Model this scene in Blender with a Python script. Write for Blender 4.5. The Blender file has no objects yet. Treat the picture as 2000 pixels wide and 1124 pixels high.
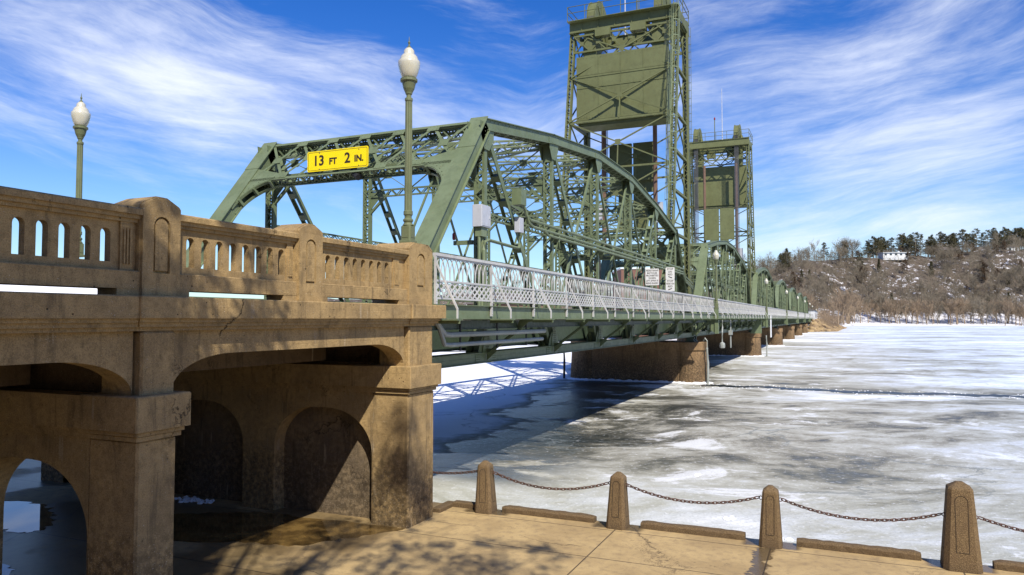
import bpy, math, random
import numpy as np
from mathutils import Vector, Matrix
from mathutils.geometry import tessellate_polygon
rad = math.radians
S = bpy.context.scene
C = S.collection
# ------------------------------------------------------------------ camera, sky, sun, exposure
TH = math.atan(635.5 / 1444.0)            # heading left of the bridge axis (+Y)
PITCH = math.atan(60.5 / 1444.0)
cam = bpy.data.objects.new('camera', bpy.data.cameras.new('camera'))
C.objects.link(cam)
cam.location = (0, 0, 0)
cam.rotation_euler = (rad(90) + PITCH, 0, TH)
cam.data.sensor_width = 36.0
cam.data.lens = 1444.0 / 2000.0 * 36.0
cam.data.clip_start = 0.05
cam.data.clip_end = 9000
S.camera = cam
S.view_settings.view_transform = 'Standard'
S.view_settings.look = 'None'
S.view_settings.exposure = 0.31
S.view_settings.gamma = 1.0
SUN_EL = rad(45.0)
SUN_AZ = rad(50.0)                        # from +X towards -Y
sv = Vector((math.cos(SUN_EL) * math.cos(SUN_AZ), -math.cos(SUN_EL) * math.sin(SUN_AZ), math.sin(SUN_EL)))
sun = bpy.data.objects.new('sun', bpy.data.lights.new('sun', 'SUN'))
C.objects.link(sun)
sun.rotation_euler = sv.to_track_quat('Z', 'Y').to_euler()
sun.location = sv * 60
sun.data.energy = 5.0
sun.data.angle = rad(0.53)
sun.data.color = (1.0, 0.93, 0.82)
cT, sT = math.cos(TH), math.sin(TH)
def cw(R, F):                             # right / forward distances on the map -> world x, y
    return (R * cT - F * sT, R * sT + F * cT)

class N:
    """small node-tree writer"""
    def __init__(s, tree): s.t = tree; s.l = tree.links; tree.nodes.clear()
    def n(s, typ, **kw):
        nd = s.t.nodes.new(typ)
        for k, v in kw.items():
            if k.startswith('i_'):
                key = k[2:]
                key = int(key) if key.isdigit() else key.replace('_', ' ')
                s.put(nd, key, v)
            else: setattr(nd, k, v)
        return nd
    def put(s, nd, key, v):
        if isinstance(v, bpy.types.NodeSocket): s.l.new(v, nd.inputs[key])
        else: nd.inputs[key].default_value = v
    def math(s, op, a, b=0.0, c=None, clamp=False):
        nd = s.n('ShaderNodeMath', operation=op, use_clamp=clamp)
        s.put(nd, 0, a); s.put(nd, 1, b)
        if c is not None: s.put(nd, 2, c)
        return nd.outputs[0]
    def noise(s, vec, scale, detail=5, rough=0.55, dist=0.0):
        nd = s.n('ShaderNodeTexNoise')
        s.put(nd, 'Vector', vec); s.put(nd, 'Scale', scale); s.put(nd, 'Detail', detail)
        s.put(nd, 'Roughness', rough); s.put(nd, 'Distortion', dist)
        return nd.outputs['Fac']
    def ramp(s, f, a, b, c0=0.0, c1=1.0):
        nd = s.n('ShaderNodeMapRange', interpolation_type='SMOOTHSTEP')
        s.put(nd, 0, f); s.put(nd, 1, a); s.put(nd, 2, b); s.put(nd, 3, c0); s.put(nd, 4, c1)
        return nd.outputs[0]
    def mix(s, f, a, b, mode='MIX'):
        nd = s.n('ShaderNodeMix', data_type='RGBA', blend_type=mode)
        s.put(nd, 0, f)
        for k, v in ((6, a), (7, b)):
            if isinstance(v, tuple) and len(v) == 3: v = v + (1,)
            s.put(nd, k, v)
        return nd.outputs[2]
    def vec(s, x, y, z):
        nd = s.n('ShaderNodeCombineXYZ'); s.put(nd, 0, x); s.put(nd, 1, y); s.put(nd, 2, z); return nd.outputs[0]
    def mapping(s, vec, scale=(1, 1, 1), rot=(0, 0, 0), loc=(0, 0, 0)):
        nd = s.n('ShaderNodeMapping'); s.put(nd, 0, vec); s.put(nd, 1, loc); s.put(nd, 2, rot); s.put(nd, 3, scale)
        return nd.outputs[0]

w = bpy.data.worlds.new('World'); S.world = w; w.use_nodes = True
g = N(w.node_tree)
sky = g.n('ShaderNodeTexSky', sky_type='NISHITA', sun_disc=False)
sky.sun_elevation = SUN_EL
sky.sun_rotation = math.atan2(sv.x, sv.y)
sky.air_density = 1.0; sky.dust_density = 0.25; sky.ozone_density = 2.5; sky.altitude = 250
hs = g.n('ShaderNodeHueSaturation', i_Hue=0.520, i_Saturation=1.42, i_Value=1.80, i_Color=sky.outputs[0])
tc = g.n('ShaderNodeTexCoord').outputs['Generated']
sp = g.n('ShaderNodeSeparateXYZ'); g.put(sp, 0, tc)
dx, dy, dz = sp.outputs
# map axes: rr = right, ff = forward as compass directions
rr = g.math('ADD', g.math('MULTIPLY', dx, cT), g.math('MULTIPLY', dy, sT))
ff = g.math('SUBTRACT', g.math('MULTIPLY', dy, cT), g.math('MULTIPLY', dx, sT))
az = g.math('ARCTAN2', rr, ff)
el = g.math('ARCSINE', dz)
warp = g.noise(g.vec(g.math('MULTIPLY', az, 1.6), g.math('MULTIPLY', el, 2.4), 3.0), 1.0, 3, 0.5)
# streaks fan out: they climb to the left on the left and to the right on the right
tilt = g.math('MULTIPLY', g.math('ABSOLUTE', g.math('SUBTRACT', az, 0.02)), 0.17)
e2 = g.math('ADD', g.math('SUBTRACT', el, tilt), g.math('MULTIPLY', warp, 0.12))
fine = g.noise(g.vec(g.math('MULTIPLY', az, 3.4), g.math('MULTIPLY', e2, 15.0), 1.7), 1.0, 10, 0.62, 0.35)
vfine = g.noise(g.vec(g.math('MULTIPLY', az, 14.0), g.math('MULTIPLY', g.math('ADD', e2, g.math('MULTIPLY', warp, 0.1)), 85.0), 5.1), 1.0, 7, 0.68, 0.5)
broad = g.noise(g.vec(g.math('MULTIPLY', az, 2.1), g.math('MULTIPLY', e2, 5.2), 8.4), 1.0, 3, 0.5)
def lobe(a0, sa, e0, se, amp):
    u = g.math('DIVIDE', g.math('SUBTRACT', az, a0), sa); v = g.math('DIVIDE', g.math('SUBTRACT', el, e0), se)
    q = g.math('ADD', g.math('MULTIPLY', u, u), g.math('MULTIPLY', v, v))
    return g.math('MULTIPLY', g.math('EXPONENT', g.math('MULTIPLY', q, -1.0)), amp)
cover = g.math('ADD', g.math('ADD', lobe(-0.44, 0.32, 0.28, 0.080, 0.27), lobe(0.50, 0.30, 0.22, 0.18, 0.18)),
               g.math('ADD', lobe(0.42, 0.30, 0.12, 0.03, 0.12), lobe(-0.02, 0.18, 0.235, 0.05, 0.12)))
dens = g.math('ADD', g.math('ADD', g.math('MULTIPLY', fine, 0.62), g.math('MULTIPLY', broad, 0.52)),
              g.math('ADD', cover, g.math('MULTIPLY', g.math('SUBTRACT', vfine, 0.2), 0.19)))
cm = g.math('MULTIPLY', g.ramp(dens, 0.60, 1.10), 0.92)
cm = g.math('MULTIPLY', cm, g.ramp(el, -0.01, 0.10))
haze = g.ramp(el, 0.26, 0.0, 0.0, 0.45)
skyc = g.mix(haze, hs.outputs[0], (3.6, 7.6, 11.5))
cloud = g.mix(cm, skyc, (12.6, 13.2, 14.4))
bg = g.n('ShaderNodeBackground', i_Strength=0.070, i_Color=cloud)
out = g.n('ShaderNodeOutputWorld'); g.l.new(bg.outputs[0], out.inputs[0])

# ------------------------------------------------------------------ mesh writer
def cross(a, b): return (a[1]*b[2]-a[2]*b[1], a[2]*b[0]-a[0]*b[2], a[0]*b[1]-a[1]*b[0])
def norm(a):
    l = math.sqrt(a[0]*a[0]+a[1]*a[1]+a[2]*a[2]) or 1e-9
    return (a[0]/l, a[1]/l, a[2]/l)
def add(a, b, k=1.0): return (a[0]+b[0]*k, a[1]+b[1]*k, a[2]+b[2]*k)
def sub(a, b): return (a[0]-b[0], a[1]-b[1], a[2]-b[2])
def lerp(a, b, t): return (a[0]+(b[0]-a[0])*t, a[1]+(b[1]-a[1])*t, a[2]+(b[2]-a[2])*t)
def dist(a, b): return math.sqrt(sum((a[i]-b[i])**2 for i in range(3)))

class MB:
    def __init__(s): s.v = []; s.f = []
    def quadbox(s, c8):
        b = len(s.v); s.v += c8
        s.f += [(b, b+3, b+2, b+1), (b+4, b+5, b+6, b+7), (b, b+1, b+5, b+4), (b+1, b+2, b+6, b+5), (b+2, b+3, b+7, b+6), (b+3, b, b+4, b+7)]
    def box(s, x0, x1, y0, y1, z0, z1):
        if x0 > x1: x0, x1 = x1, x0
        s.quadbox([(x0, y0, z0), (x1, y0, z0), (x1, y1, z0), (x0, y1, z0), (x0, y0, z1), (x1, y0, z1), (x1, y1, z1), (x0, y1, z1)])
        return s
    def cbox(s, x0, x1, y0, y1, z0, z1, b=0.02):
        """box with bevelled top and vertical edges"""
        if x0 > x1: x0, x1 = x1, x0
        lo = [(x0+b, y0), (x1-b, y0), (x1, y0+b), (x1, y1-b), (x1-b, y1), (x0+b, y1), (x0, y1-b), (x0, y0+b)]
        cx, cy = (x0+x1)/2, (y0+y1)/2
        def ring(z, k): return [(cx+(x-cx)*(1-k/(abs(x1-x0)/2)), cy+(y-cy)*(1-k/(abs(y1-y0)/2)), z) for x, y in lo]
        s.loft([ring(z0, 0), ring(z1-b, 0), ring(z1, b)], True)
        return s
    def beam(s, p0, p1, w_, h, up=(0, 0, 1)):
        d = norm(sub(p1, p0)); a = cross(d, up)
        if abs(a[0])+abs(a[1])+abs(a[2]) < 1e-4: a = cross(d, (0, 1, 0))
        a = norm(a); u = cross(a, d); c = []
        for p in (p0, p1):
            for i, j in ((-1, -1), (1, -1), (1, 1), (-1, 1)):
                c.append(add(add(p, a, i*w_/2), u, j*h/2))
        b = len(s.v); s.v += c
        s.f += [(b, b+1, b+2, b+3), (b+7, b+6, b+5, b+4), (b, b+4, b+5, b+1), (b+1, b+5, b+6, b+2), (b+2, b+6, b+7, b+3), (b+3, b+7, b+4, b)]
        return s
    def loft(s, rings, cap=True, close=True):
        b = len(s.v); n = len(rings[0])
        for r in rings: s.v += r
        for k in range(len(rings)-1):
            for i in range(n if close else n-1):
                j = (i+1) % n
                s.f.append((b+k*n+i, b+k*n+j, b+(k+1)*n+j, b+(k+1)*n+i))
        if cap:
            s.f.append(tuple(b+i for i in reversed(range(n))))
            e = b+(len(rings)-1)*n
            s.f.append(tuple(e+i for i in range(n)))
        return s
    def lathe(s, cx, cy, prof, n=20, flute=0.0, fl=None):
        rings = []
        for k, (r, z) in enumerate(prof):
            ring = []
            for i in range(n):
                q = r*(1-flute*(i % 2)) if (fl and k in fl) else r
                a = 2*math.pi*i/n
                ring.append((cx+q*math.cos(a), cy+q*math.sin(a), z))
            rings.append(ring)
        return s.loft(rings, True)
    def tube(s, pts, r, n=6, cap=True):
        rings = []; up = (0, 0, 1)
        for k, p in enumerate(pts):
            d = norm(sub(pts[min(k+1, len(pts)-1)], pts[max(k-1, 0)]))
            a = cross(d, up)
            if abs(a[0])+abs(a[1])+abs(a[2]) < 0.05: a = cross(d, (0.3, 1, 0))
            a = norm(a); u = cross(a, d)
            q = r[k] if isinstance(r, (list, tuple)) else r
            rings.append([add(add(p, a, q*math.cos(2*math.pi*i/n)), u, q*math.sin(2*math.pi*i/n)) for i in range(n)])
        return s.loft(rings, cap)
    def poly(s, loops, axis, a0, a1):
        """loops of 2-D points (first outer, rest holes), extruded along axis from a0 to a1"""
        def P(p, a):
            return {'x': (a, p[0], p[1]), 'y': (p[0], a, p[1]), 'z': (p[0], p[1], a)}[axis]
        flat = [p for l in loops for p in l]
        tris = tessellate_polygon([[Vector((p[0], p[1], 0)) for p in l] for l in loops])
        b = len(s.v); n = len(flat)
        s.v += [P(p, a0) for p in flat] + [P(p, a1) for p in flat]
        for t in tris:
            s.f.append((b+t[0], b+t[1], b+t[2])); s.f.append((b+n+t[2], b+n+t[1], b+n+t[0]))
        o = b
        for l in loops:
            m = len(l)
            for i in range(m):
                j = (i+1) % m
                s.f.append((o+i, o+j, o+n+j, o+n+i))
            o += m
        return s
    def laced(s, p0, p1, w_, h, up=(0, 0, 1), t=0.03, pitch=None, bar=0.05, faces=2, fl=0.07, single=True):
        """built-up member: two channels w_ apart, h deep (along up), joined by zigzag lacing bars"""
        d = norm(sub(p1, p0)); a = norm(cross(d, up)); u = cross(a, d); L = dist(p0, p1)
        for sg in (-1, 1):
            o = add((0, 0, 0), a, sg*(w_/2-t/2))
            s.beam(add(p0, o), add(p1, o), t, h, up)
            for q in (-1, 1):                        # flanges
                o2 = add(add((0, 0, 0), a, sg*(w_/2-fl/2-t-0.0015)), u, q*(h/2-t/2-0.002))
                s.beam(add(p0, o2), add(p1, o2), fl, t, up)
        pitch = pitch or w_*1.0
        n = max(2, int(L/pitch)); 
        for q in ((-1, 1) if faces == 2 else (1,) if faces == 1 else (-1,)):
            off = q*(h/2+0.006)
            for i in range(n):
                k0 = add(add(lerp(p0, p1, i/n), u, off), a, (w_/2-0.03)*(1 if i % 2 else -1))
                k1 = add(add(lerp(p0, p1, (i+1)/n), u, off), a, (w_/2-0.03)*(-1 if i % 2 else 1))
                s.beam(k0, k1, bar, 0.012, u)
                if not single:
                    k0 = add(add(lerp(p0, p1, i/n), u, off+0.013*q), a, (w_/2-0.03)*(-1 if i % 2 else 1))
                    k1 = add(add(lerp(p0, p1, (i+1)/n), u, off+0.013*q), a, (w_/2-0.03)*(1 if i % 2 else -1))
                    s.beam(k0, k1, bar, 0.012, u)
        return s
    def rivets(s, p0, p1, nrm, pitch=0.14, r=0.022, n=None):
        n = n or max(1, int(dist(p0, p1)/pitch)); nrm = norm(nrm)
        a = norm(cross(nrm, (0.13, 0.7, 0.31))); u = cross(nrm, a)
        for i in range(n+1):
            c = lerp(p0, p1, i/n); b = len(s.v)
            for k in range(5):
                q = 2*math.pi*k/5
                s.v.append(add(add(c, a, r*math.cos(q)), u, r*math.sin(q)))
            for k in range(5):
                q = 2*math.pi*k/5
                s.v.append(add(add(add(c, a, r*0.6*math.cos(q)), u, r*0.6*math.sin(q)), nrm, r*0.6))
            for k in range(5):
                j = (k+1) % 5
                s.f.append((b+k, b+j, b+5+j, b+5+k))
            s.f.append(tuple(b+5+k for k in range(5)))
        return s
    def merge(s, o):
        b = len(s.v); s.v += o.v; s.f += [tuple(i+b for i in f) for f in o.f]; return s
    def mirror_x(s, cx):
        s.v = [(2*cx-x, y, z) for x, y, z in s.v]; s.f = [tuple(reversed(f)) for f in s.f]; return s
    def move(s, dx_, dy_, dz_):
        s.v = [(x+dx_, y+dy_, z+dz_) for x, y, z in s.v]; return s
    def build(s, name, mat, parent=None, org=None, smooth=False, **tags):
        me = bpy.data.meshes.new(name)
        o3 = org if org is not None else (tuple(parent['_o']) if parent is not None else (0, 0, 0))
        vs = np.array(s.v, dtype=np.float64) - np.array(o3)
        me.from_pydata(vs.tolist(), [], s.f)
        me.materials.append(mat)
        if smooth: me.shade_smooth()
        me.update()
        ob = bpy.data.objects.new(name, me); C.objects.link(ob)
        ob['_o'] = list(o3)
        if parent is not None: ob.parent = parent
        elif org is not None: ob.location = org
        for k, v in tags.items(): ob[k] = v
        return ob

def thing(name, label, cat, loc, group=None, kind=None):
    o = bpy.data.objects.new(name, None); C.objects.link(o)
    o.empty_display_size = 0.3
    o.location = loc; o['_o'] = list(loc); o['label'] = label; o['category'] = cat
    if group: o['group'] = group
    if kind: o['kind'] = kind
    return o
KIDS = {}
def kids(o): return [c for c in bpy.data.objects if c.parent == o]
def copy_tree(o, loc=None, label=None, group=None, parent=None, rotz=None, skip=()):
    c = o.copy(); C.objects.link(c)
    if loc is not None: c.location = loc
    if rotz is not None: c.rotation_euler = (0, 0, rotz)
    if label: c['label'] = label
    if group: c['group'] = group
    if parent is not None: c.parent = parent
    if o.name not in KIDS: KIDS[o.name] = kids(o)
    for ch in KIDS[o.name]:
        if ch.name.split('.')[0] in skip: continue
        copy_tree(ch, parent=c, skip=skip)
    return c

# ------------------------------------------------------------------ materials
def mat(name):
    m = bpy.data.materials.new(name); m.use_nodes = True
    return m, N(m.node_tree)
def finish(q, color, rough=0.6, bump=None, bstr=0.3, bdist=0.02, metal=0.0, spec=0.5, **kw):
    b = q.n('ShaderNodeBsdfPrincipled')
    q.put(b, 'Base Color', color if not (isinstance(color, tuple) and len(color) == 3) else color+(1,))
    q.put(b, 'Roughness', rough); q.put(b, 'Metallic', metal); q.put(b, 'Specular IOR Level', spec)
    for k, v in kw.items(): q.put(b, k.replace('_', ' '), v)
    if bump is not None:
        bn = q.n('ShaderNodeBump', i_Strength=bstr, i_Distance=bdist); q.put(bn, 'Height', bump)
        q.l.new(bn.outputs[0], b.inputs['Normal'])
    o = q.n('ShaderNodeOutputMaterial'); q.l.new(b.outputs[0], o.inputs[0])
    return b
def gpos(q): return q.n('ShaderNodeNewGeometry').outputs['Position']
def opos(q): return q.n('ShaderNodeTexCoord').outputs['Object']

def concrete(name, c0, c1, stain, speck=0.5, bstr=0.5):
    m, q = mat(name); P = gpos(q)
    n1 = q.noise(P, 1.3, 7, 0.62); n2 = q.noise(P, 9.0, 6, 0.65); n3 = q.noise(P, 70, 3, 0.6)
    st = q.noise(q.mapping(P, scale=(2.2, 2.2, 0.35)), 1.6, 6, 0.65, 0.5)
    col = q.mix(q.ramp(n1, 0.35, 0.68), c0, c1)
    col = q.mix(q.ramp(n2, 0.40, 0.70, 0.0, 0.65), col, tuple(0.5*v for v in c0))
    col = q.mix(q.ramp(st, 0.52, 0.70, 0.0, 0.62), col, stain)
    # rain and splash stains gather on the foot of the piers
    z = q.n('ShaderNodeSeparateXYZ'); q.put(z, 0, P)
    low = q.math('MULTIPLY', q.ramp(q.math('ADD', z.outputs[2], q.math('MULTIPLY', n1, 1.6)), -1.6, -3.0), 0.72)
    col = q.mix(q.math('MULTIPLY', low, q.ramp(n2, 0.3, 0.6)), col, (0.045, 0.034, 0.022))
    vo = q.n('ShaderNodeTexVoronoi', i_Scale=26.0); q.put(vo, 'Vector', P)
    pit = q.ramp(vo.outputs['Distance'], 0.10, 0.16, 1.0, 0.0)
    pitm = q.math('MULTIPLY', pit, q.ramp(q.noise(P, 3.1, 3, 0.5), 0.50, 0.62))
    pitm = q.math('MAXIMUM', pitm, q.math('MULTIPLY', q.ramp(vo.outputs['Distance'], 0.13, 0.19, 1.0, 0.0), q.math('MULTIPLY', low, 1.3, clamp=True)))
    col = q.mix(q.math('MULTIPLY', pitm, min(1.0, speck*1.6)), col, (0.56, 0.50, 0.40))
    holes = q.math('MULTIPLY', q.ramp(q.n('ShaderNodeTexVoronoi', i_Scale=7.0, i_Vector=P).outputs['Distance'], 0.07, 0.10, 1.0, 0.0),
                   q.ramp(q.noise(P, 2.0, 2, 0.5), 0.5, 0.6))
    col = q.mix(holes, col, (0.02, 0.016, 0.012))
    # water streaks: dark runs and pale lime bloom
    sw = q.noise(q.mapping(P, scale=(5.5, 5.5, 0.28)), 1.7, 5, 0.62, 0.2)
    col = q.mix(q.ramp(sw, 0.60, 0.70, 0.0, 0.40), col, tuple(0.6*v for v in stain))
    col = q.mix(q.math('MULTIPLY', q.ramp(sw, 0.40, 0.33), q.ramp(n1, 0.5, 0.62, 0.0, 0.45)), col, (0.46, 0.38, 0.27))
    col = q.mix(q.ramp(n3, 0.50, 0.68, 0.0, 0.62), col, tuple(0.35*v for v in c0))
    col = q.mix(q.ramp(n3, 0.44, 0.30, 0.0, 0.35), col, tuple(min(1, 1.5*v) for v in c0))
    h = q.math('ADD', q.math('MULTIPLY', n2, 0.6), q.math('ADD', q.math('MULTIPLY', n3, 0.5), q.math('MULTIPLY', holes, -0.8)))
    # board-form lines
    bl = q.n('ShaderNodeTexWave', wave_type='BANDS', bands_direction='Z', i_Scale=2.1, i_Distortion=0.6); q.put(bl, 'Vector', P)
    h = q.math('ADD', h, q.math('MULTIPLY', q.ramp(bl.outputs['Fac'], 0.0, 0.06), 0.08))
    ck = q.n('ShaderNodeTexVoronoi', feature='DISTANCE_TO_EDGE', i_Scale=0.55)
    q.put(ck, 'Vector', q.mapping(q.n('ShaderNodeVectorMath', operation='ADD', i_0=P, i_1=q.vec(n2, n1, n2)).outputs[0], scale=(1, 1, 1)))
    crk = q.math('MULTIPLY', q.ramp(ck.outputs[0], 0.010, 0.003), q.ramp(q.noise(P, 0.8, 2, 0.5), 0.52, 0.60))
    col = q.mix(q.math('MULTIPLY', crk, 0.75), col, (0.03, 0.022, 0.015))
    h = q.math('SUBTRACT', h, crk)
    finish(q, col, 0.88, h, min(1.0, bstr*1.6), 0.018, spec=0.2)
    return m
M = {}
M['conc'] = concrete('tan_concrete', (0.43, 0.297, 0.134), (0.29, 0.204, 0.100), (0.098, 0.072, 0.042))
M['conc2'] = concrete('shaded_concrete', (0.15, 0.105, 0.062), (0.10, 0.070, 0.043), (0.035, 0.027, 0.020), 0.3)  # tan concrete darkened so the underside parts carry shade in their colour
M['damp_shade'] = concrete('stained_shade_concrete', (0.25, 0.185, 0.11), (0.13, 0.10, 0.07), (0.045, 0.036, 0.028), 0.3)  # stained panel concrete, darkened as well to deepen the shade under the deck
M['groove'] = concrete('dark_groove_concrete', (0.09, 0.06, 0.035), (0.07, 0.048, 0.028), (0.03, 0.022, 0.014), 0.1)
M['pier'] = concrete('pier_concrete', (0.30, 0.195, 0.100), (0.20, 0.128, 0.068), (0.06, 0.043, 0.028), 0.3)
M['pave'] = None
def boll():
    m, q = mat('aggregate_concrete'); P = gpos(q)
    v = q.n('ShaderNodeTexVoronoi', i_Scale=75.0, i_Vector=P)
    n1 = q.noise(P, 5, 6, 0.6); n2 = q.noise(P, 120, 2, 0.5)
    col = q.mix(q.ramp(v.outputs['Distance'], 0.2, 0.5), (0.34, 0.235, 0.115), (0.12, 0.080, 0.040))
    col = q.mix(q.ramp(n1, 0.42, 0.7, 0, 0.6), col, (0.13, 0.085, 0.045))
    z = q.n('ShaderNodeSeparateXYZ'); q.put(z, 0, P)
    col = q.mix(q.ramp(q.math('ADD', z.outputs[2], q.math('MULTIPLY', n1, 0.3)), -4.05, -4.5, 0.0, 0.55), col, (0.06, 0.042, 0.025))
    finish(q, col, 0.85, q.math('ADD', v.outputs['Distance'], q.math('MULTIPLY', n2, 0.6)), 0.8, 0.010, spec=0.25)
    return m
M['boll'] = boll()
def pave():
    m, q = mat('promenade_concrete'); P = gpos(q)
    n1 = q.noise(P, 0.7, 7, 0.6, 0.4); n2 = q.noise(P, 6.0, 7, 0.7); n3 = q.noise(P, 60, 3, 0.6)
    col = q.mix(q.ramp(n1, 0.35, 0.66), (0.49, 0.355, 0.165), (0.36, 0.255, 0.118))
    col = q.mix(q.ramp(n2, 0.45, 0.70, 0, 0.55), col, (0.20, 0.145, 0.085))
    sp_ = q.n('ShaderNodeSeparateXYZ'); q.put(sp_, 0, P); X, Y, _ = sp_.outputs
    nw = q.math('MULTIPLY', q.math('SUBTRACT', q.noise(P, 3.0, 4, 0.6), 0.5), 0.7)
    def jline(coord, c, wd, amt=0.85):
        d = q.math('ABSOLUTE', q.math('SUBTRACT', coord, c))
        return q.ramp(d, wd, wd*1.8, amt, 0.0)
    j = 0.0
    for c_, co in ((-4.42, X), (-1.28, X), (1.97, X), (5.2, X), (13.55, Y), (10.4, Y), (7.2, Y), (15.42, Y)):
        j = q.math('MAXIMUM', j, jline(co, c_, 0.010))
    # wet trails running from the gaps in the kerb and beside the posts
    def wet(x0, y0, y1, wd):
        d = q.math('ABSOLUTE', q.math('ADD', q.math('SUBTRACT', X, x0), nw))
        a = q.math('MULTIPLY', q.ramp(d, wd, wd+0.06, 1.0, 0.0), q.math('MULTIPLY', q.ramp(Y, y0, y0+0.1), q.ramp(Y, y1, y1+0.15, 1.0, 0.0)))
        return a
    wt = wet(-1.38, 9.0, 15.75, 0.13)
    edge = q.ramp(q.math('ADD', Y, q.math('MULTIPLY', nw, 0.25)), 15.50, 15.60)
    gap = 0.0
    for gx in (-4.42, -1.28, 1.97, 5.2, -7.55):
        gap = q.math('MAXIMUM', gap, q.ramp(q.math('ABSOLUTE', q.math('SUBTRACT', X, gx)), 0.45, 0.62, 1.0, 0.0))
    wt = q.math('MAXIMUM', wt, q.math('MULTIPLY', edge, gap))
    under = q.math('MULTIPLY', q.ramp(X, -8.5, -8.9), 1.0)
    damp_shade = q.math('MULTIPLY', under, q.ramp(q.noise(P, 0.55, 4, 0.5), 0.36, 0.52, 0.0, 0.75))  # wet patches on the roofed floor, their dark tone doubling as its shade
    wt2 = q.math('MAXIMUM', wt, damp_shade)
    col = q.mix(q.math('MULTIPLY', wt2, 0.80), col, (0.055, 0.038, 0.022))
    col = q.mix(j, col, (0.035, 0.026, 0.018))
    ck = q.n('ShaderNodeTexVoronoi', feature='DISTANCE_TO_EDGE', i_Scale=0.35)
    q.put(ck, 'Vector', q.n('ShaderNodeVectorMath', operation='ADD', i_0=P, i_1=q.vec(q.math('MULTIPLY', n2, 1.2), n1, n2)).outputs[0])
    crk = q.math('MULTIPLY', q.ramp(ck.outputs[0], 0.008, 0.002), q.ramp(q.noise(P, 0.5, 2, 0.5), 0.48, 0.56))
    col = q.mix(q.math('MULTIPLY', crk, 0.7), col, (0.05, 0.036, 0.024))
    col = q.mix(q.ramp(n3, 0.50, 0.70, 0.0, 0.35), col, (0.17, 0.12, 0.07))
    spot = q.ramp(q.n('ShaderNodeTexVoronoi', i_Scale=3.2, i_Vector=P).outputs['Distance'], 0.05, 0.09, 0.5, 0.0)
    col = q.mix(q.math('MULTIPLY', spot, q.ramp(n1, 0.48, 0.56)), col, (0.10, 0.07, 0.045))
    rg = q.math('SUBTRACT', 0.85, q.math('MULTIPLY', wt2, 0.62))
    h = q.math('SUBTRACT', q.math('ADD', q.math('MULTIPLY', n2, 0.7), q.math('MULTIPLY', n3, 0.5)), q.math('MULTIPLY', j, 1.5))
    finish(q, col, rg, h, 0.35, 0.012, spec=0.35)
    return m
M['pave'] = pave()

def steel(name, c0, c1, rough=0.42, rust=0.35):
    m, q = mat(name); P = gpos(q)
    n1 = q.noise(P, 0.9, 5, 0.6); n2 = q.noise(P, 7.0, 6, 0.65); st = q.noise(q.mapping(P, scale=(3, 3, 0.5)), 2.2, 5, 0.65)
    col = q.mix(q.ramp(n1, 0.35, 0.68), c0, c1)
    col = q.mix(q.ramp(st, 0.55, 0.72, 0, 0.35), col, tuple(0.5*v for v in c0))
    col = q.mix(q.math('MULTIPLY', q.ramp(n2, 0.62, 0.72), rust), col, (0.16, 0.085, 0.035))
    mo = q.noise(P, 2.6, 6, 0.7)
    col = q.mix(q.ramp(mo, 0.48, 0.66, 0.0, 0.30), col, tuple(0.55*v for v in c1))
    run = q.noise(q.mapping(P, scale=(9, 9, 0.4)), 1.5, 4, 0.6)
    col = q.mix(q.math('MULTIPLY', q.ramp(run, 0.60, 0.72), rust*0.9), col, (0.10, 0.065, 0.030))
    col = q.mix(q.math('MULTIPLY', q.ramp(n1, 0.56, 0.70), 0.25), col, tuple(min(1.0, 1.35*v) for v in c0))
    finish(q, col, q.ramp(n2, 0.3, 0.7, rough, rough+0.2), n2, 0.12, 0.006, spec=0.45)
    return m
M['green'] = steel('green_bridge_paint', (0.150, 0.190, 0.104), (0.118, 0.152, 0.074))
M['green2'] = steel('green_shaded_underside', (0.050, 0.075, 0.046), (0.036, 0.056, 0.034))  # bridge green darkened to paint in the shade below the deck
M['tower'] = steel('olive_tower_paint', (0.135, 0.150, 0.058), (0.112, 0.122, 0.044), 0.5, 0.25)
M['lampg'] = steel('lamp_post_paint', (0.145, 0.165, 0.082), (0.120, 0.138, 0.064), 0.4, 0.1)
M['white'] = steel('white_rail_paint', (0.52, 0.52, 0.50), (0.42, 0.42, 0.41), 0.45, 0.35)
M['galv'] = steel('galvanised_conduit', (0.33, 0.35, 0.33), (0.26, 0.28, 0.25), 0.4, 0.1)
M['pipe'] = steel('painted_conduit', (0.18, 0.22, 0.12), (0.15, 0.19, 0.10), 0.4, 0.1)
M['rust'] = steel('rusty_iron', (0.10, 0.045, 0.028), (0.060, 0.030, 0.020), 0.65, 0.5)
M['rustpipe'] = steel('rust_brown_mast', (0.17, 0.10, 0.065), (0.13, 0.08, 0.055), 0.6, 0.5)
M['cabinet'] = steel('white_cabinet_paint', (0.47, 0.49, 0.53), (0.42, 0.44, 0.48), 0.4, 0.1)
M['black'] = steel('dark_iron', (0.02, 0.02, 0.02), (0.03, 0.03, 0.028), 0.5, 0.1)
M['rope'] = steel('steel_rope', (0.10, 0.10, 0.11), (0.07, 0.07, 0.08), 0.5, 0.1)
M['deck'] = concrete('grey_deck_concrete', (0.30, 0.28, 0.25), (0.24, 0.22, 0.20), (0.12, 0.11, 0.10))
def plain(name, col, rough=0.5, **kw):
    m, q = mat(name); P = opos(q)
    n = q.noise(P, 4.0, 4, 0.6)
    c = q.mix(q.ramp(n, 0.3, 0.7, 0, 0.25), col, tuple(0.75*v for v in col))
    finish(q, c, rough, **kw); return m
M['yellow'] = plain('yellow_sign_sheeting', (0.90, 0.70, 0.0), 0.4)
M['ink'] = plain('black_sign_ink', (0.035, 0.022, 0.012), 0.5)
M['signwhite'] = plain('white_sign_sheeting', (0.72, 0.72, 0.70), 0.4)
M['red'] = plain('red_lens', (0.22, 0.015, 0.012), 0.25)
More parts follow.
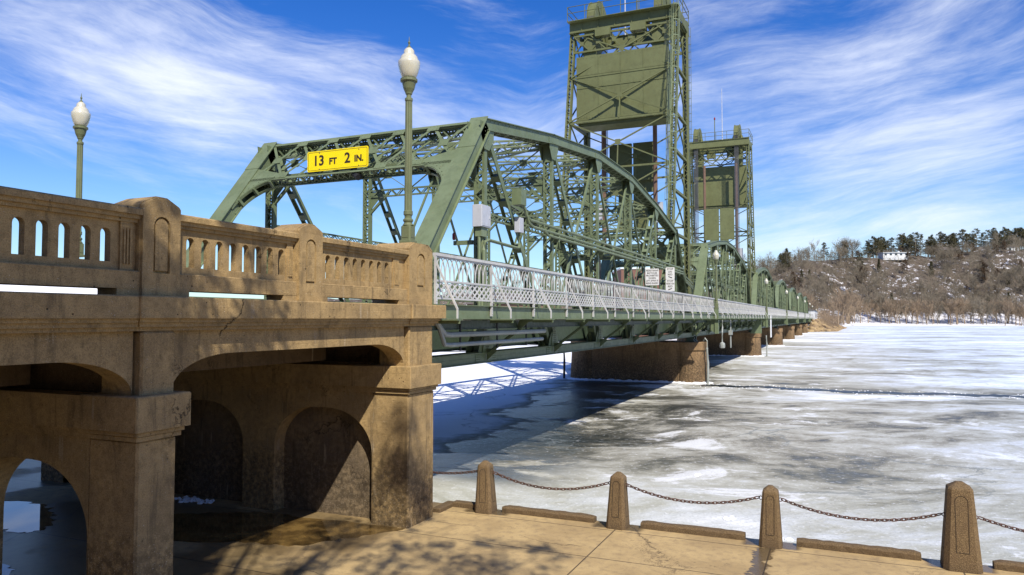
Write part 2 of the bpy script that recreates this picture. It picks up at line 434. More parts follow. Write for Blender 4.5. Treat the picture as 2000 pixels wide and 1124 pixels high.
M['snow'] = plain('snow', (0.82, 0.84, 0.88), 0.7)
M['brick'] = plain('red_brick', (0.17, 0.085, 0.06), 0.85)
M['housew'] = plain('white_house_wall', (0.62, 0.63, 0.62), 0.7)
M['roofd'] = plain('dark_shingle', (0.11, 0.095, 0.085), 0.8)
M['housebr'] = plain('brown_timber_wall', (0.14, 0.09, 0.055), 0.8)
M['window'] = plain('window_glass', (0.03, 0.035, 0.04), 0.1)
def globe():
    m, q = mat('milk_glass'); z = q.n('ShaderNodeSeparateXYZ'); q.put(z, 0, opos(q))
    finish(q, (0.54, 0.52, 0.41), 0.22, spec=0.6, Transmission_Weight=0.0, Subsurface_Weight=0.3, Subsurface_Radius=(0.08, 0.07, 0.05), Coat_Weight=0.5)
    return m
M['globe'] = globe()
def rockm():
    m, q = mat('riprap_stone'); P = gpos(q)
    n = q.noise(P, 0.35, 4, 0.6); n2 = q.noise(P, 3.0, 5, 0.65)
    c = q.mix(q.ramp(n, 0.35, 0.65), (0.40, 0.29, 0.15), (0.20, 0.14, 0.085))
    c = q.mix(q.ramp(n2, 0.5, 0.7, 0, 0.6), c, (0.10, 0.07, 0.045))
    finish(q, c, 0.9, n2, 0.6, 0.1, spec=0.2); return m
M['rock'] = rockm()
def barkm(name, a, b, sc=2.0):
    m, q = mat(name); P = opos(q)
    n = q.noise(P, sc, 4, 0.6); oi = q.n('ShaderNodeObjectInfo').outputs['Random']
    c = q.mix(q.ramp(n, 0.3, 0.7), a, b)
    c = q.mix(q.math('MULTIPLY', oi, 0.65), c, tuple(0.45*v for v in a))
    finish(q, c, 0.9, spec=0.15); return m
M['bark'] = barkm('grey_brown_bark', (0.31, 0.262, 0.188), (0.18, 0.152, 0.110))
M['barkp'] = barkm('pale_twig_bark', (0.40, 0.30, 0.20), (0.27, 0.20, 0.13))
M['needle'] = barkm('pine_needles', (0.125, 0.112, 0.056), (0.055, 0.058, 0.028), 0.6)
M['leaf'] = barkm('dry_oak_leaves', (0.15, 0.098, 0.058), (0.09, 0.060, 0.038), 0.6)

def icem():
    m, q = mat('river_ice'); P = gpos(q)
    sp_ = q.n('ShaderNodeSeparateXYZ'); q.put(sp_, 0, P); X, Y, _ = sp_.outputs
    R = q.math('ADD', q.math('MULTIPLY', X, cT), q.math('MULTIPLY', Y, sT))
    F = q.math('SUBTRACT', q.math('MULTIPLY', Y, cT), q.math('MULTIPLY', X, sT))
    V = q.vec(R, F, 0.0)
    # frozen-in drift bands lie across the river, wind-swept streaks on top of them
    wz = q.noise(V, 0.045, 4, 0.55)
    V2 = q.vec(q.math('MULTIPLY', R, 0.60), q.math('ADD', F, q.math('MULTIPLY', wz, 14.0)), 0.0)
    big = q.noise(V2, 0.050, 8, 0.62, 0.6)
    mid = q.noise(V2, 0.23, 8, 0.66, 0.9)
    fin = q.noise(V2, 1.6, 6, 0.68, 0.4)
    far = q.ramp(F, 55, 150)
    # clear dark ice around the bridge and downstream of its piers
    D = q.math('ADD', q.math('ADD', X, 12.8), q.math('MULTIPLY', q.math('SUBTRACT', Y, 23.0), 0.20))
    D = q.math('ADD', D, q.math('MULTIPLY', q.math('SUBTRACT', q.noise(V, 0.16, 5, 0.6), 0.5), 9.0))
    core = q.math('MULTIPLY', q.ramp(D, -2.5, 0.2), q.ramp(D, 6.5, 1.5))
    skirt = q.math('MULTIPLY', q.ramp(D, -2.0, 1.0), q.ramp(D, 19.0, 5.0))
    bd = q.math('ADD', q.math('MULTIPLY', core, 0.70), q.math('MULTIPLY', skirt, 0.85))
    bd = q.math('MULTIPLY', bd, q.ramp(Y, 190, 60, 0.15, 1.0))
    bd = q.math('MULTIPLY', bd, q.ramp(Y, 18, 27, 0.1, 1.0))
    bd = q.math('SUBTRACT', bd, q.math('MULTIPLY', q.ramp(D, 0.5, -3.0), 1.9))  # snowy ice in the bridge shadow, whitened to lift that shade
    s = q.math('ADD', q.math('MULTIPLY', big, 0.55), q.math('MULTIPLY', mid, 0.45))
    patch = q.noise(q.vec(q.math('MULTIPLY', R, 0.75), q.math('ADD', F, q.math('MULTIPLY', wz, 9.0)), 4.0), 0.30, 9, 0.72, 0.5)
    s = q.math('ADD', s, q.math('MULTIPLY', q.math('SUBTRACT', fin, 0.5), 0.22))
    s = q.math('ADD', s, q.math('MULTIPLY', q.math('SUBTRACT', patch, 0.5), q.math('MULTIPLY', q.ramp(F, 200, 90, 0.10, 0.34), q.ramp(F, 14, 30, 0.4, 1.0))))
    s = q.math('SUBTRACT', s, q.math('MULTIPLY', bd, 0.125))
    s = q.math('ADD', s, q.math('MULTIPLY', far, 0.060))
    ramp = q.n('ShaderNodeValToRGB')
    el_ = ramp.color_ramp.elements
    pts = [(0.30, (0.030, 0.034, 0.030)), (0.37, (0.105, 0.102, 0.080)), (0.42, (0.28, 0.27, 0.225)), (0.48, (0.44, 0.44, 0.39)), (0.55, (0.58, 0.61, 0.63)), (0.64, (0.84, 0.86, 0.88))]
    el_[0].position = pts[0][0]; el_[0].color = pts[0][1]+(1,)
    el_[1].position = pts[-1][0]; el_[1].color = pts[-1][1]+(1,)
    for p_, c_ in pts[1:-1]:
        e_ = el_.new(p_); e_.color = c_+(1,)
    q.put(ramp, 0, s)
    near = q.ramp(F, 30, 14)
    col = q.mix(q.math('MULTIPLY', near, q.ramp(X, 2, -9, 0.25, 0.7)), ramp.outputs[0], q.mix(q.ramp(mid, 0.35, 0.6), (0.30, 0.31, 0.22), (0.52, 0.53, 0.45)))
    crust = q.math('MULTIPLY', q.ramp(patch, 0.565, 0.615), q.ramp(F, 120, 60, 0.0, 0.6))
    col = q.mix(crust, col, (0.80, 0.82, 0.84))
    cv = q.n('ShaderNodeTexVoronoi', feature='DISTANCE_TO_EDGE', i_Scale=0.14)
    q.put(cv, 'Vector', q.n('ShaderNodeVectorMath', operation='ADD', i_0=V, i_1=q.vec(q.math('MULTIPLY', mid, 7.0), q.math('MULTIPLY', big, 9.0), 0.0)).outputs[0])
    crk = q.math('MULTIPLY', q.ramp(cv.outputs[0], 0.012, 0.003), q.ramp(F, 110, 40, 0.0, 0.6))
    crk = q.math('MULTIPLY', crk, q.ramp(q.noise(V, 0.1, 2, 0.5), 0.45, 0.55))
    col = q.mix(crk, col, (0.16, 0.18, 0.18))
    fleck = q.noise(V, 5.0, 6, 0.75)
    col = q.mix(q.math('MULTIPLY', q.ramp(fleck, 0.56, 0.64), q.ramp(F, 70, 25, 0.0, 0.5)), col, (0.78, 0.80, 0.82))
    grit = q.noise(V, 14.0, 3, 0.6)
    col = q.mix(q.math('MULTIPLY', q.ramp(grit, 0.5, 0.7, 0.0, 0.35), q.ramp(F, 40, 20)), col, (0.20, 0.21, 0.19))
    col = q.mix(q.ramp(X, -4.0, 14.0, 0.0, 0.85), col, (0.86, 0.94, 1.06), 'MULTIPLY')
    # meltwater ponds lie mirror-flat on the clear ice
    wet = q.math('MULTIPLY', q.ramp(s, 0.43, 0.34), 0.75)
    pond = q.math('MULTIPLY', q.ramp(q.noise(V2, 0.22, 7, 0.62), 0.47, 0.51), q.ramp(X, -7.0, -10.0, 0.0, 1.0))
    pond = q.math('MULTIPLY', pond, q.math('MULTIPLY', q.ramp(Y, 26.5, 24), q.ramp(Y, 19.5, 21.5)))
    wet = q.math('MAXIMUM', wet, q.math('MULTIPLY', pond, 1.0))
    col = q.mix(q.math('MULTIPLY', pond, 0.8), col, (0.05, 0.065, 0.085))
    rg = q.math('ADD', 0.16, q.math('MULTIPLY', q.math('SUBTRACT', 1.0, wet), 0.55))
    h = q.math('ADD', q.math('MULTIPLY', fin, 0.5), q.math('MULTIPLY', q.noise(V, 9.0, 4, 0.6), 0.22))
    h = q.math('MULTIPLY', h, q.math('SUBTRACT', 1.0, q.math('MULTIPLY', wet, 0.6)))
    h = q.math('ADD', h, q.math('ADD', q.math('MULTIPLY', patch, 2.2), q.math('MULTIPLY', fleck, 0.5)))
    finish(q, col, rg, h, 0.55, 0.09, spec=q.math('ADD', 0.06, q.math('MULTIPLY', wet, 0.34)))
    return m
M['ice'] = icem()
def waterm():
    m, q = mat('still_water'); P = gpos(q)
    n = q.noise(P, 1.2, 3, 0.5); n2 = q.noise(P, 2.2, 5, 0.6)
    c = q.mix(q.ramp(n2, 0.4, 0.65), (0.085, 0.052, 0.018), (0.20, 0.125, 0.040))
    finish(q, c, 0.03, n, 0.03, 0.02, spec=0.6); return m
M['water'] = waterm()
def crackm():
    m, q = mat('open_river_water'); P = gpos(q)
    finish(q, (0.014, 0.018, 0.018), 0.35, q.noise(P, 5, 3, 0.5), 0.2, 0.05, spec=0.5); return m
M['open'] = crackm()
def hillm():
    m, q = mat('snowy_hillside'); P = gpos(q)
    n1 = q.noise(P, 0.05, 6, 0.62); n2 = q.noise(P, 0.35, 7, 0.68); n3 = q.noise(q.mapping(P, scale=(1, 1, 0.4)), 0.26, 6, 0.70, 0.6)
    c = q.mix(q.ramp(n2, 0.35, 0.65), (0.14, 0.112, 0.085), (0.075, 0.060, 0.046))
    z = q.n('ShaderNodeSeparateXYZ'); q.put(z, 0, P)
    lowflat = q.ramp(z.outputs[2], 9.0, -3.0, 0.0, 0.17)
    sn = q.ramp(q.math('ADD', q.math('ADD', q.math('MULTIPLY', n1, 0.35), q.math('MULTIPLY', n3, 0.55)), q.math('ADD', q.math('MULTIPLY', n2, 0.2), lowflat)), 0.592, 0.64)
    c = q.mix(sn, c, (0.66, 0.66, 0.68))
    finish(q, c, 0.9, n2, 0.5, 0.6, spec=0.15); return m
M['hill'] = hillm()

M['turf'] = plain('winter_turf', (0.065, 0.055, 0.032), 0.95)
# ------------------------------------------------------------------ ground, ice, hills
ZG, ZI = -4.5, -4.97
def sheet(name, poly, z, m, kind='structure'):
    b = MB(); b.v = [(x, y, z) for x, y in poly]; b.f = [tuple(range(len(poly)))]
    o = b.build(name, m); o['kind'] = kind; return o
sheet('river_ice', [(-2500, -40), (2500, -40), (3500, 3500), (-3500, 3500)], ZI, M['ice'])
b = MB(); b.box(-60, 60, -5, 16.02, -8, ZG); o = b.build('promenade', M['pave']); o['kind'] = 'structure'
b = MB()                                   # unseen town bluff, added dark to block low sky fill and bounce
for yy, zz in ((-5, -4.48), (-12, -4.3), (-26, -2), (-45, 9), (-75, 27), (-130, 34)):
    for k in range(41):
        x = -400+20*k; b.v.append((x, yy-(2.5*math.sin(k*1.3) if yy < -5 else 0), zz+(1.8*math.sin(k*0.9+yy) if yy < -26 else 0)))
for i in range(5):
    for j in range(40): k = i*41+j; b.f.append((k, k+41, k+42, k+1))
o = b.build('unseen_bluff', M['turf']); o['kind'] = 'structure'

def hz(R, F):
    """height of the far bank (R right, F forward)"""
    px = 1000 + 1444*R/max(F, 1)
    def st(a, c, x): t = min(1, max(0, (x-a)/(c-a))); return t*t*(3-2*t)
    shore = 497 + 6*math.sin(R*0.021) + 3*math.sin(R*0.07+1)
    top = 20 + 18*st(1340, 1470, px) + 15*st(1460, 1570, px) + 4*st(1820, 1920, px) - 4*st(1300, 900, px) + 3*math.sin(R*0.013+2)
    d = F-shore
    if d < 0: return -5.6
    z = -5.3 + 1.6*st(0, 6, d) + 1.5*st(6, 30, d)
    z += (top+2.5)*st(14, 150, d)**0.9 + 0.02*max(0, d-150)
    z += (1.6*math.sin(R*0.11+F*0.05)+1.1*math.sin(R*0.047-F*0.09))*st(20, 60, d)
    return z
b = MB(); Rs = list(range(-900, 1301, 11)); Fs = [488, 494, 500, 506, 513, 521, 530, 540, 550, 560, 571, 583, 596, 610, 625, 642, 660, 700, 800, 1000, 1500]
for F_ in Fs:
    for R_ in Rs:
        x, y = cw(R_, F_); b.v.append((x, y, hz(R_, F_)))
nR = len(Rs)
for i in range(len(Fs)-1):
    for j in range(nR-1):
        b.f.append((i*nR+j, i*nR+j+1, (i+1)*nR+j+1, (i+1)*nR+j))
o = b.build('hillside', M['hill'], smooth=True); o['kind'] = 'structure'

# ------------------------------------------------------------------ concrete approach viaduct
XS = -8.5                                   # river-side face
YC = [0.27, 7.02, 13.77]                    # near faces of the bents
XF_ = -20.45
CX = (XS+XF_)/2
va = thing('concrete_viaduct', 'tan concrete approach viaduct with arched openings and pierced balustrade', 'viaduct', (CX, 7, ZG))
def arch_pts(y0, y1, zs, za, n=12, frac=0.5):
    """flat-topped haunched arch from (y0,zs) up to za and down to (y1,zs)"""
    r = (y1-y0)*frac*0.5; pts = []
    for i in range(n+1):
        a = math.pi/2*i/n; pts.append((y0+r*(1-math.cos(a)), zs+(za-zs)*math.sin(a)))
    for i in range(n+1):
        a = math.pi/2*(1-i/n); pts.append((y1-r*(1-math.cos(a)), zs+(za-zs)*math.sin(a)))
    return pts
def both(f):
    b1 = MB(); f(b1); yield b1
    b2 = MB(); f(b2); b2.mirror_x(CX); yield b2
def bandring(b_, x0, x1, y0, y1, z0, z1, k):    # box grown by k on plan
    b_.cbox(min(x0, x1)-k, max(x0, x1)+k, y0-k, y1+k, z0, z1, 0.015)
# columns
for k, y0 in enumerate(YC):
    y1 = y0+(1.1 if k == 2 else 0.64)
    def col(b_):
        b_.cbox(XS, -9.43, y0, y1, -4.75, -1.628, 0.03)
        bandring(b_, XS, -9.40, y0, y1, -1.63, -1.56, 0.045)
        bandring(b_, XS, -9.38, y0, y1, -1.56, -1.50, 0.075)
        bandring(b_, XS, -9.36, y0, y1, -1.50, -1.03, 0.13)
        b_.cbox(XS-0.02, -9.3, y0+0.05, y1-0.03, -1.035, -0.17, 0.03)
    for b_ in both(col): b_.build('column', M['conc'], va)
# transverse bent walls with arches
niche = [(-12.17, -9.43), (-15.86, -13.12), (-19.52, -16.80)]
for k, y0 in enumerate(YC):
    th = 1.0 if k == 2 else 0.56
    outer = [(-19.54, -4.75), (-9.42, -4.75), (-9.42, -1.60), (-19.54, -1.60)]
    b_ = MB()
    if k < 2:
        pts = [(-19.54, -4.75)]
        for a0, a1 in sorted(niche):
            pts += [(a0, -4.75)] + arch_pts(a0, a1, -3.0, -2.02, 12, 0.86) + [(a1, -4.75)]
        pts += [(-9.42, -4.75), (-9.42, -1.60), (-19.54, -1.60)]
        b_.poly([pts], 'y', y0+0.004, y0+0.04+th)
    else:
        pts = [(-19.54, -4.75)]
        for a0, a1 in sorted(niche):
            pts += [(a0, -4.75)] + arch_pts(a0, a1, -3.0, -2.02, 12, 0.86) + [(a1, -4.75)]
        pts += [(-9.42, -4.75), (-9.42, -1.60), (-19.54, -1.60)]
        b_.poly([pts], 'y', y0+0.004, y0+0.36)
        b2_ = MB(); b2_.box(-19.54, -9.42, y0+0.362, y0+1.05, -4.75, -1.0); b2_.build('niche_panel', M['damp_shade'], va)
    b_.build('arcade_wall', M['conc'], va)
    b_ = MB()
    b_.box(-19.5, -9.3, y0-0.042, y0+th+0.06, -1.628, -1.56)
    b_.box(-19.5, -9.3, y0-0.072, y0+th+0.09, -1.558, -1.50)
    b_.box(-19.5, -9.3, y0-0.127, y0+th+0.13, -1.498, -1.045)
    b_.build('cap_beam', M['conc'], va)
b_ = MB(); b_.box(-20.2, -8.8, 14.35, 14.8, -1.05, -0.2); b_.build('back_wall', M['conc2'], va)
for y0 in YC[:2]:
    b_ = MB(); b_.box(-19.52, -9.45, y0+0.22, y0+0.50, -1.044, -0.291); b_.build('shade_infill', M['conc2'], va)  # added dark slab closing the open gap so it looks shaded
# haunched fascia girders
for k in range(-1, 2):
    y0 = (YC[k]+0.64) if k >= 0 else -6.0
    y1 = YC[k+1]
    def fas(b_):
        pts = [(y0, -0.15), (y0, -1.03)] + arch_pts(y0+0.001, y1-0.001, -1.02, -0.53, 12, 0.36) + [(y1, -1.03), (y1, -0.15)]
        b_.poly([pts], 'x', XS-0.12, XS-0.50)
    for b_ in both(fas): b_.build('fascia_girder', M['conc'], va)
    b_ = MB()
    for gx in (-10.9, -13.2, -15.7, -18.1):
        b_.box(gx-0.2, gx+0.2, y0, y1, -0.95, -0.29)
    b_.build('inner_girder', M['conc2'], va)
# cornice, ledge
def ledge(b_):
    Y0, Y1 = -6.0, 15.12
    b_.cbox(XS+0.13, XS-0.9, Y0, Y1, 0.0, 0.30, 0.015)
    b_.box(XS+0.075, XS-0.7, Y0, Y1-0.06, -0.055, -0.001)
    b_.box(XS+0.03, XS-0.7, Y0, Y1-0.11, -0.115, -0.056)
    b_.box(XS-0.02, XS-0.7, Y0, Y1-0.16, -0.168, -0.116)
    for k, y0 in enumerate(YC):
        y1 = y0+(1.1 if k == 2 else 0.64)
        b_.cbox(XS+0.17, XS-0.2, y0-0.12, y1+(0.27 if k == 2 else 0.13), 0.003, 0.304, 0.015)
        b_.box(XS+0.10, XS-0.2, y0-0.08, y1+0.1, -0.053, 0.001)
        b_.box(XS+0.055, XS-0.2, y0-0.05, y1+0.06, -0.113, -0.057)
for b_ in both(ledge): b_.build('cornice', M['conc'], va)
b_ = MB(); b_.box(XF_+0.9, XS-0.9, -6, 15.1, -0.29, 0.26); b_.build('deck_slab', M['deck'], va)
b_ = MB(); b_.loft([[(XF_+0.45, y, 0.262), (XF_+1.9, y, 0.262), (XF_+1.5, y, 0.6+0.05*math.sin(y*3)), (XF_+1.05, y, 0.95+0.03*math.sin(y*2.1)), (XF_+0.45, y, 0.98+0.03*math.sin(y*1.3))] for y in [-6+0.5*i for i in range(42)]], True); b_.build('snow_bank', M['snow'], va)
# balustrade posts
def arched(y0, y1, z0, z1, n=10):
    r = (y1-y0)/2; cy = (y0+y1)/2
    return [(y0, z0), (y1, z0)] + [(cy+r*math.cos(math.pi*i/n), z1-r+r*math.sin(math.pi*i/n)) for i in range(n+1)]
posts = [(0.28, 0.92), (3.5, 4.14), (7.03, 7.67), (10.18, 10.83), (13.77, 14.79)]
for k, (y0, y1) in enumerate(posts):
    big = k == 4
    def post(b_):
        x0, x1 = XS, XS-(0.62 if not big else 0.95)
        xa = XS-0.055
        cx_, cy_ = (x0+x1)/2, (y0+y1)/2
        def ring(z, kx, ky=None):
            ky = kx if ky is None else ky; c_ = 0.045
            a, b2, c3, d = x1+kx, xa-kx if kx else xa, y0+ky, y1-ky
            return [(a, c3+c_, z), (a+c_, c3, z), (b2-c_, c3, z), (b2, c3+c_, z), (b2, d-c_, z), (b2-c_, d, z), (a+c_, d, z), (a, d-c_, z)]
        kk = 0.07 if not big else 0.30
        out5 = [(y0, 0.29), (y1, 0.29), (y1, 1.535), (y1-0.03, 1.575), (cy_+kk, 1.68), (cy_-kk, 1.68), (y0+0.03, 1.575), (y0, 1.535)]
        b_.poly([out5], 'x', x1, xa)
        hole = arched(cy_-0.135, cy_+0.135, 0.62, 1.40) if not big else arched(cy_-0.17, cy_+0.17, 0.70, 1.45)
        outr = [(y0+0.012, 0.30), (y1-0.012, 0.30), (y1-0.012, 1.53), (y1-0.04, 1.565), (cy_+kk, 1.667), (cy_-kk, 1.667), (y0+0.04, 1.565), (y0+0.012, 1.53)]
        b_.poly([outr, hole], 'x', XS, xa-0.01)
        inn = arched(cy_-0.103, cy_+0.103, 0.655, 1.37) if not big else arched(cy_-0.125, cy_+0.125, 0.74, 1.405)
        b_.poly([inn], 'x', XS-0.008, xa-0.01)
    for b_ in both(post):
        b_.build('balustrade_post', M['conc'], va)
# balustrade bays
def bay(b_, y0, y1, cs, fl):
    b_.cbox(XS-0.005, XS-0.45, y0-0.03, y1+0.03, 1.385, 1.48, 0.02)
    b_.box(XS-0.045, XS-0.41, y0-0.03, y1+0.03, 1.33, 1.386)
    b_.box(XS-0.085, XS-0.37, y0-0.03, y1+0.03, 1.28, 1.331)
    outr = [(y0-0.02, 0.60), (y1+0.02, 0.60), (y1+0.02, 1.30), (y0-0.02, 1.30)]
    loops = [outr]
    for c_ in cs: loops.append(list(reversed(arched(c_-0.072, c_+0.072, 0.74, 1.175, 8))))
    b_.poly(loops, 'x', XS-0.13, XS-0.235)
    # fluted block
    for f0, f1 in fl:
        b_.box(XS-0.10, XS-0.131, f0, f1, 0.64, 1.281)
        nf = 3; wd = (f1-f0-0.03)/(2*nf+1)
        for i in range(nf):
            b_.box(XS-0.078, XS-0.101, f0+0.015+wd*(2*i+1), f0+0.015+wd*(2*i+2), 0.72, 1.20)
    # base curb over the drain slot
    b_.cbox(XS-0.04, XS-0.42, y0-0.02, y1+0.02, 0.395, 0.635, 0.012)
    b_.box(XS-0.045, XS-0.41, y0-0.02, y0+0.20, 0.29, 0.396)
    b_.box(XS-0.045, XS-0.41, y1-0.33, y1+0.02, 0.29, 0.396)
bays = [(0.92, 3.5), (4.14, 7.03), (7.67, 10.18), (10.83, 13.77)]
for k, (y0, y1) in enumerate(bays):
    if k == 1: cs = [6.585-0.277*i for i in range(8)]; fl = [(6.78, 6.97), (4.2, 4.4)]
    elif k == 2: cs = [7.955+0.275*i for i in range(8)]; fl = [(9.99, 10.14)]
    elif k == 3: cs = [11.14+0.278*i for i in range(8)]; fl = [(13.30, 13.52)]
    else: cs = [y0+0.35+0.275*i for i in range(8)]; fl = []
    for b_ in both(lambda q_: bay(q_, y0, y1, cs, fl)): b_.build('balustrade_panel', M['conc'], va)
# icicles under the arch
b_ = MB()
random.seed(5)
for i in range(7):
    y = 7.80+0.035*i+random.uniform(-.01, .01); x = XS-0.5+random.uniform(-.06, .02); L = random.uniform(.08, .22); z = -0.80+0.02*i
    b_.tube([(x, y, z), (x, y, z-L*0.5), (x, y, z-L)], [0.016, 0.011, 0.001], 5)
o = b_.build('icicles', M['snow'], org=(XS-0.5, 7.9, -0.8), label='short row of white icicles hanging under the edge of the concrete arch', category='icicles')

# puddles and slush
def blob(name, pts, z, m, seed=1, n=70, jit=0.12):
    random.seed(seed); out_ = []
    k = len(pts); per = n//k
    for i in range(k):
        p0, p1, p2, p3 = pts[(i-1) % k], pts[i], pts[(i+1) % k], pts[(i+2) % k]
        for j in range(per):
            t = j/per
            q = [0.5*((2*p1[a])+(-p0[a]+p2[a])*t+(2*p0[a]-5*p1[a]+4*p2[a]-p3[a])*t*t+(-p0[a]+3*p1[a]-3*p2[a]+p3[a])*t**3) for a in (0, 1)]
            out_.append((q[0]+random.uniform(-jit, jit)*0.5, q[1]+random.uniform(-jit, jit)*0.5))
    b_ = MB(); b_.poly([out_], 'z', z, z-0.012)
    o = b_.build(name, m); o['kind'] = 'structure'; return o
blob('puddle', [(-8.62, 13.72), (-9.4, 13.74), (-11.2, 13.62), (-12.2, 13.6), (-13.2, 13.1), (-14.2, 12.5), (-14.4, 11.2), (-12.2, 11.15), (-11.0, 11.65), (-10.3, 11.75), (-9.7, 11.95), (-9.45, 12.5), (-8.95, 13.1)], ZG+0.004, M['water'], 2)
blob('puddle', [(-12.9, 8.0), (-14.0, 7.8), (-15.1, 8.3), (-14.6, 8.8), (-13.6, 8.7)], ZG+0.004, M['water'], 3, 70, 0.2)
blob('puddle', [(-15.6, 10.4), (-16.8, 10.3), (-18.6, 11.0), (-18.9, 11.8), (-17.4, 11.9), (-16.1, 11.2)], ZG+0.004, M['water'], 4, 70, 0.2)

# ------------------------------------------------------------------ truss span
XN, XR, XFAR = -10.44, -19.02, -8.655      # near truss, far truss, sidewalk rail
PL = 6.096
UZ = [None, 6.22, 7.10, 7.70, 7.66, 6.95, 5.98, None]
ZL = -1.22
def U(i, x): return (x, PL*i, UZ[i])
def Lp(i, x): return (x, PL*i, ZL)
def make_span(label):
    sp_ = thing('truss_span', label, 'truss span', (-14.7, 0, -1.5), 'green steel truss spans')
    G = M['green']
    for x in (XN, XR):
        # end posts: wide cover plate outside, laced inside
        for (i0, i1) in ((0, 1), (7, 6)):
            b_ = MB(); p0, p1 = Lp(i0, x), U(i1, x); d = norm(sub(p1, p0)); up = norm(cross((1, 0, 0), d))
            if up[2] < 0: up = tuple(-v for v in up)
            q0, q1 = add(p0, up, 0.20), add(p1, up, 0.20)
            b_.beam(q0, q1, 0.60, 0.025, up)
            for sg in (-1, 1):
                o_ = (sg*0.215, 0, 0)
                b_.beam(add(p0, o_), add(p1, o_), 0.03, 0.38, up)
                b_.beam(add(add(p0, (sg*0.255, 0, 0)), up, -0.175), add(add(p1, (sg*0.255, 0, 0)), up, -0.175), 0.09, 0.03, up)
                b_.rivets(add(q0, (sg*0.27, 0, 0)), add(add(q1, (sg*0.27, 0, 0)), up, 0.0), up, 0.13, 0.02) if i0 == 0 else None
                for e_ in (-1, 1):
                    pass
            L = dist(p0, p1); n = int(L/0.42)
            for i in range(n):
                for sg in (-1, 1):
                    a = add(add(lerp(p0, p1, i/n), up, -0.197), (sg*0.2*(1 if i % 2 else -1), 0, 0))
                    c_ = add(add(lerp(p0, p1, (i+1)/n), up, -0.197), (-sg*0.2*(1 if i % 2 else -1), 0, 0))
                    if sg == 1: b_.beam(a, c_, 0.055, 0.012, up)
            # splice collar and head plate
            h0 = lerp(p0, p1, 0.86)
            b_.beam(add(h0, up, 0.219), add(add(p1, up, 0.219), d, 0.15), 0.62, 0.012, up)
            b_.build('end_post', G, sp_)
        # top chord
        b_ = MB()
        pts = [U(i, x) for i in range(1, 7)]
        for i in range(5):
            p0, p1 = pts[i], pts[i+1]; d = norm(sub(p1, p0)); up = norm(cross((1, 0, 0), d))
            b_.beam(add(add(p0, up, 0.20), d, -0.05), add(add(p1, up, 0.20), d, 0.05), 0.56, 0.03, up)
            for sg in (-1, 1):
                b_.beam(add(p0, (sg*0.2, 0, 0)), add(p1, (sg*0.2, 0, 0)), 0.03, 0.36, up)
                b_.beam(add(add(p0, (sg*0.235, 0, 0)), up, -0.165), add(add(p1, (sg*0.235, 0, 0)), up, -0.165), 0.10, 0.03, up)
                b_.rivets(add(add(p0, (sg*0.2155, 0, 0)), up, 0.12), add(add(p1, (sg*0.2155, 0, 0)), up, 0.12), (sg, 0, 0), 0.3, 0.022)
            L = dist(p0, p1); n = int(L/0.36)
            for j in range(n):
                sg = 1 if j % 2 else -1
                a = add(add(lerp(p0, p1, j/n), up, -0.187), (sg*0.2, 0, 0)); c_ = add(add(lerp(p0, p1, (j+1)/n), up, -0.187), (-sg*0.2, 0, 0))
                b_.beam(a, c_, 0.06, 0.012, up)
        b_.build('top_chord', G, sp_)
        # bottom chord: two deep channels and batten plates
        b_ = MB()
        for sg in (-1, 1):
            b_.box(x+sg*0.18-0.015, x+sg*0.18+0.015, -0.2, PL*7+0.2, -1.38, -1.07)
            for zz in (-1.395, -1.085):
                b_.box(x+sg*0.20, x+sg*0.28, -0.2, PL*7+0.2, zz, zz+0.02)
            b_.box(x+sg*0.196, x+sg*0.21, -0.2, PL*7+0.2, -1.235, -1.222)
            for i in range(8):
                b_.box(x+sg*0.1965, x+sg*0.206, PL*i-0.75, PL*i+0.75, -1.365, -1.09)
                for yy in (-0.66, 0.5):
                    for kz in range(4):
                        zz = -1.34+kz*0.07
                        b_.rivets((x+sg*0.207, PL*i+yy, zz), (x+sg*0.207, PL*i+yy+0.2, zz), (sg, 0, 0), n=3, r=0.018)
        for j in range(60):
            y = PL*7*(j+0.5)/60; b_.box(x-0.165, x+0.165, y-0.09, y+0.09, -1.078, -1.066)
        b_.build('bottom_chord', G, sp_)
        for i in range(1, 7):
            b_ = MB(); p0 = (x, PL*i, -1.05); p1 = (x, PL*i, UZ[i]-0.15)
            b_.laced(p0, p1, 0.38, 0.20, (0, 1, 0), 0.028, 0.26, 0.055, 2, 0.06)
            b_.box(x-0.16, x+0.16, PL*i-0.118, PL*i+0.118, UZ[i]-0.9, UZ[i]-0.17)
            b_.box(x-0.158, x+0.158, PL*i-0.116, PL*i+0.116, -1.0, 0.1)
            # gussets on the chord
            for sg in (-1, 1):
                zt = UZ[i]+0.14
                b_.poly([[(PL*i-0.5, zt-0.1), (PL*i-0.42, zt-0.55), (PL*i-0.18, zt-0.95), (PL*i+0.18, zt-0.95), (PL*i+0.5, zt-0.55), (PL*i+0.55, zt-0.1)]], 'x', x+sg*0.218, x+sg*0.230)
                b_.rivets((x+sg*0.231, PL*i-0.12, zt-0.25), (x+sg*0.231, PL*i-0.12, zt-0.85), (sg, 0, 0), 0.1, 0.018)
                b_.rivets((x+sg*0.231, PL*i+0.12, zt-0.25), (x+sg*0.231, PL*i+0.12, zt-0.85), (sg, 0, 0), 0.1, 0.018)
                b_.poly([[(PL*i-0.6, -1.1), (PL*i-0.45, -0.75), (PL*i-0.2, -0.5), (PL*i+0.2, -0.5), (PL*i+0.45, -0.75), (PL*i+0.6, -1.1)]], 'x', x+sg*0.212, x+sg*0.222)
            b_.build('vertical', G, sp_)
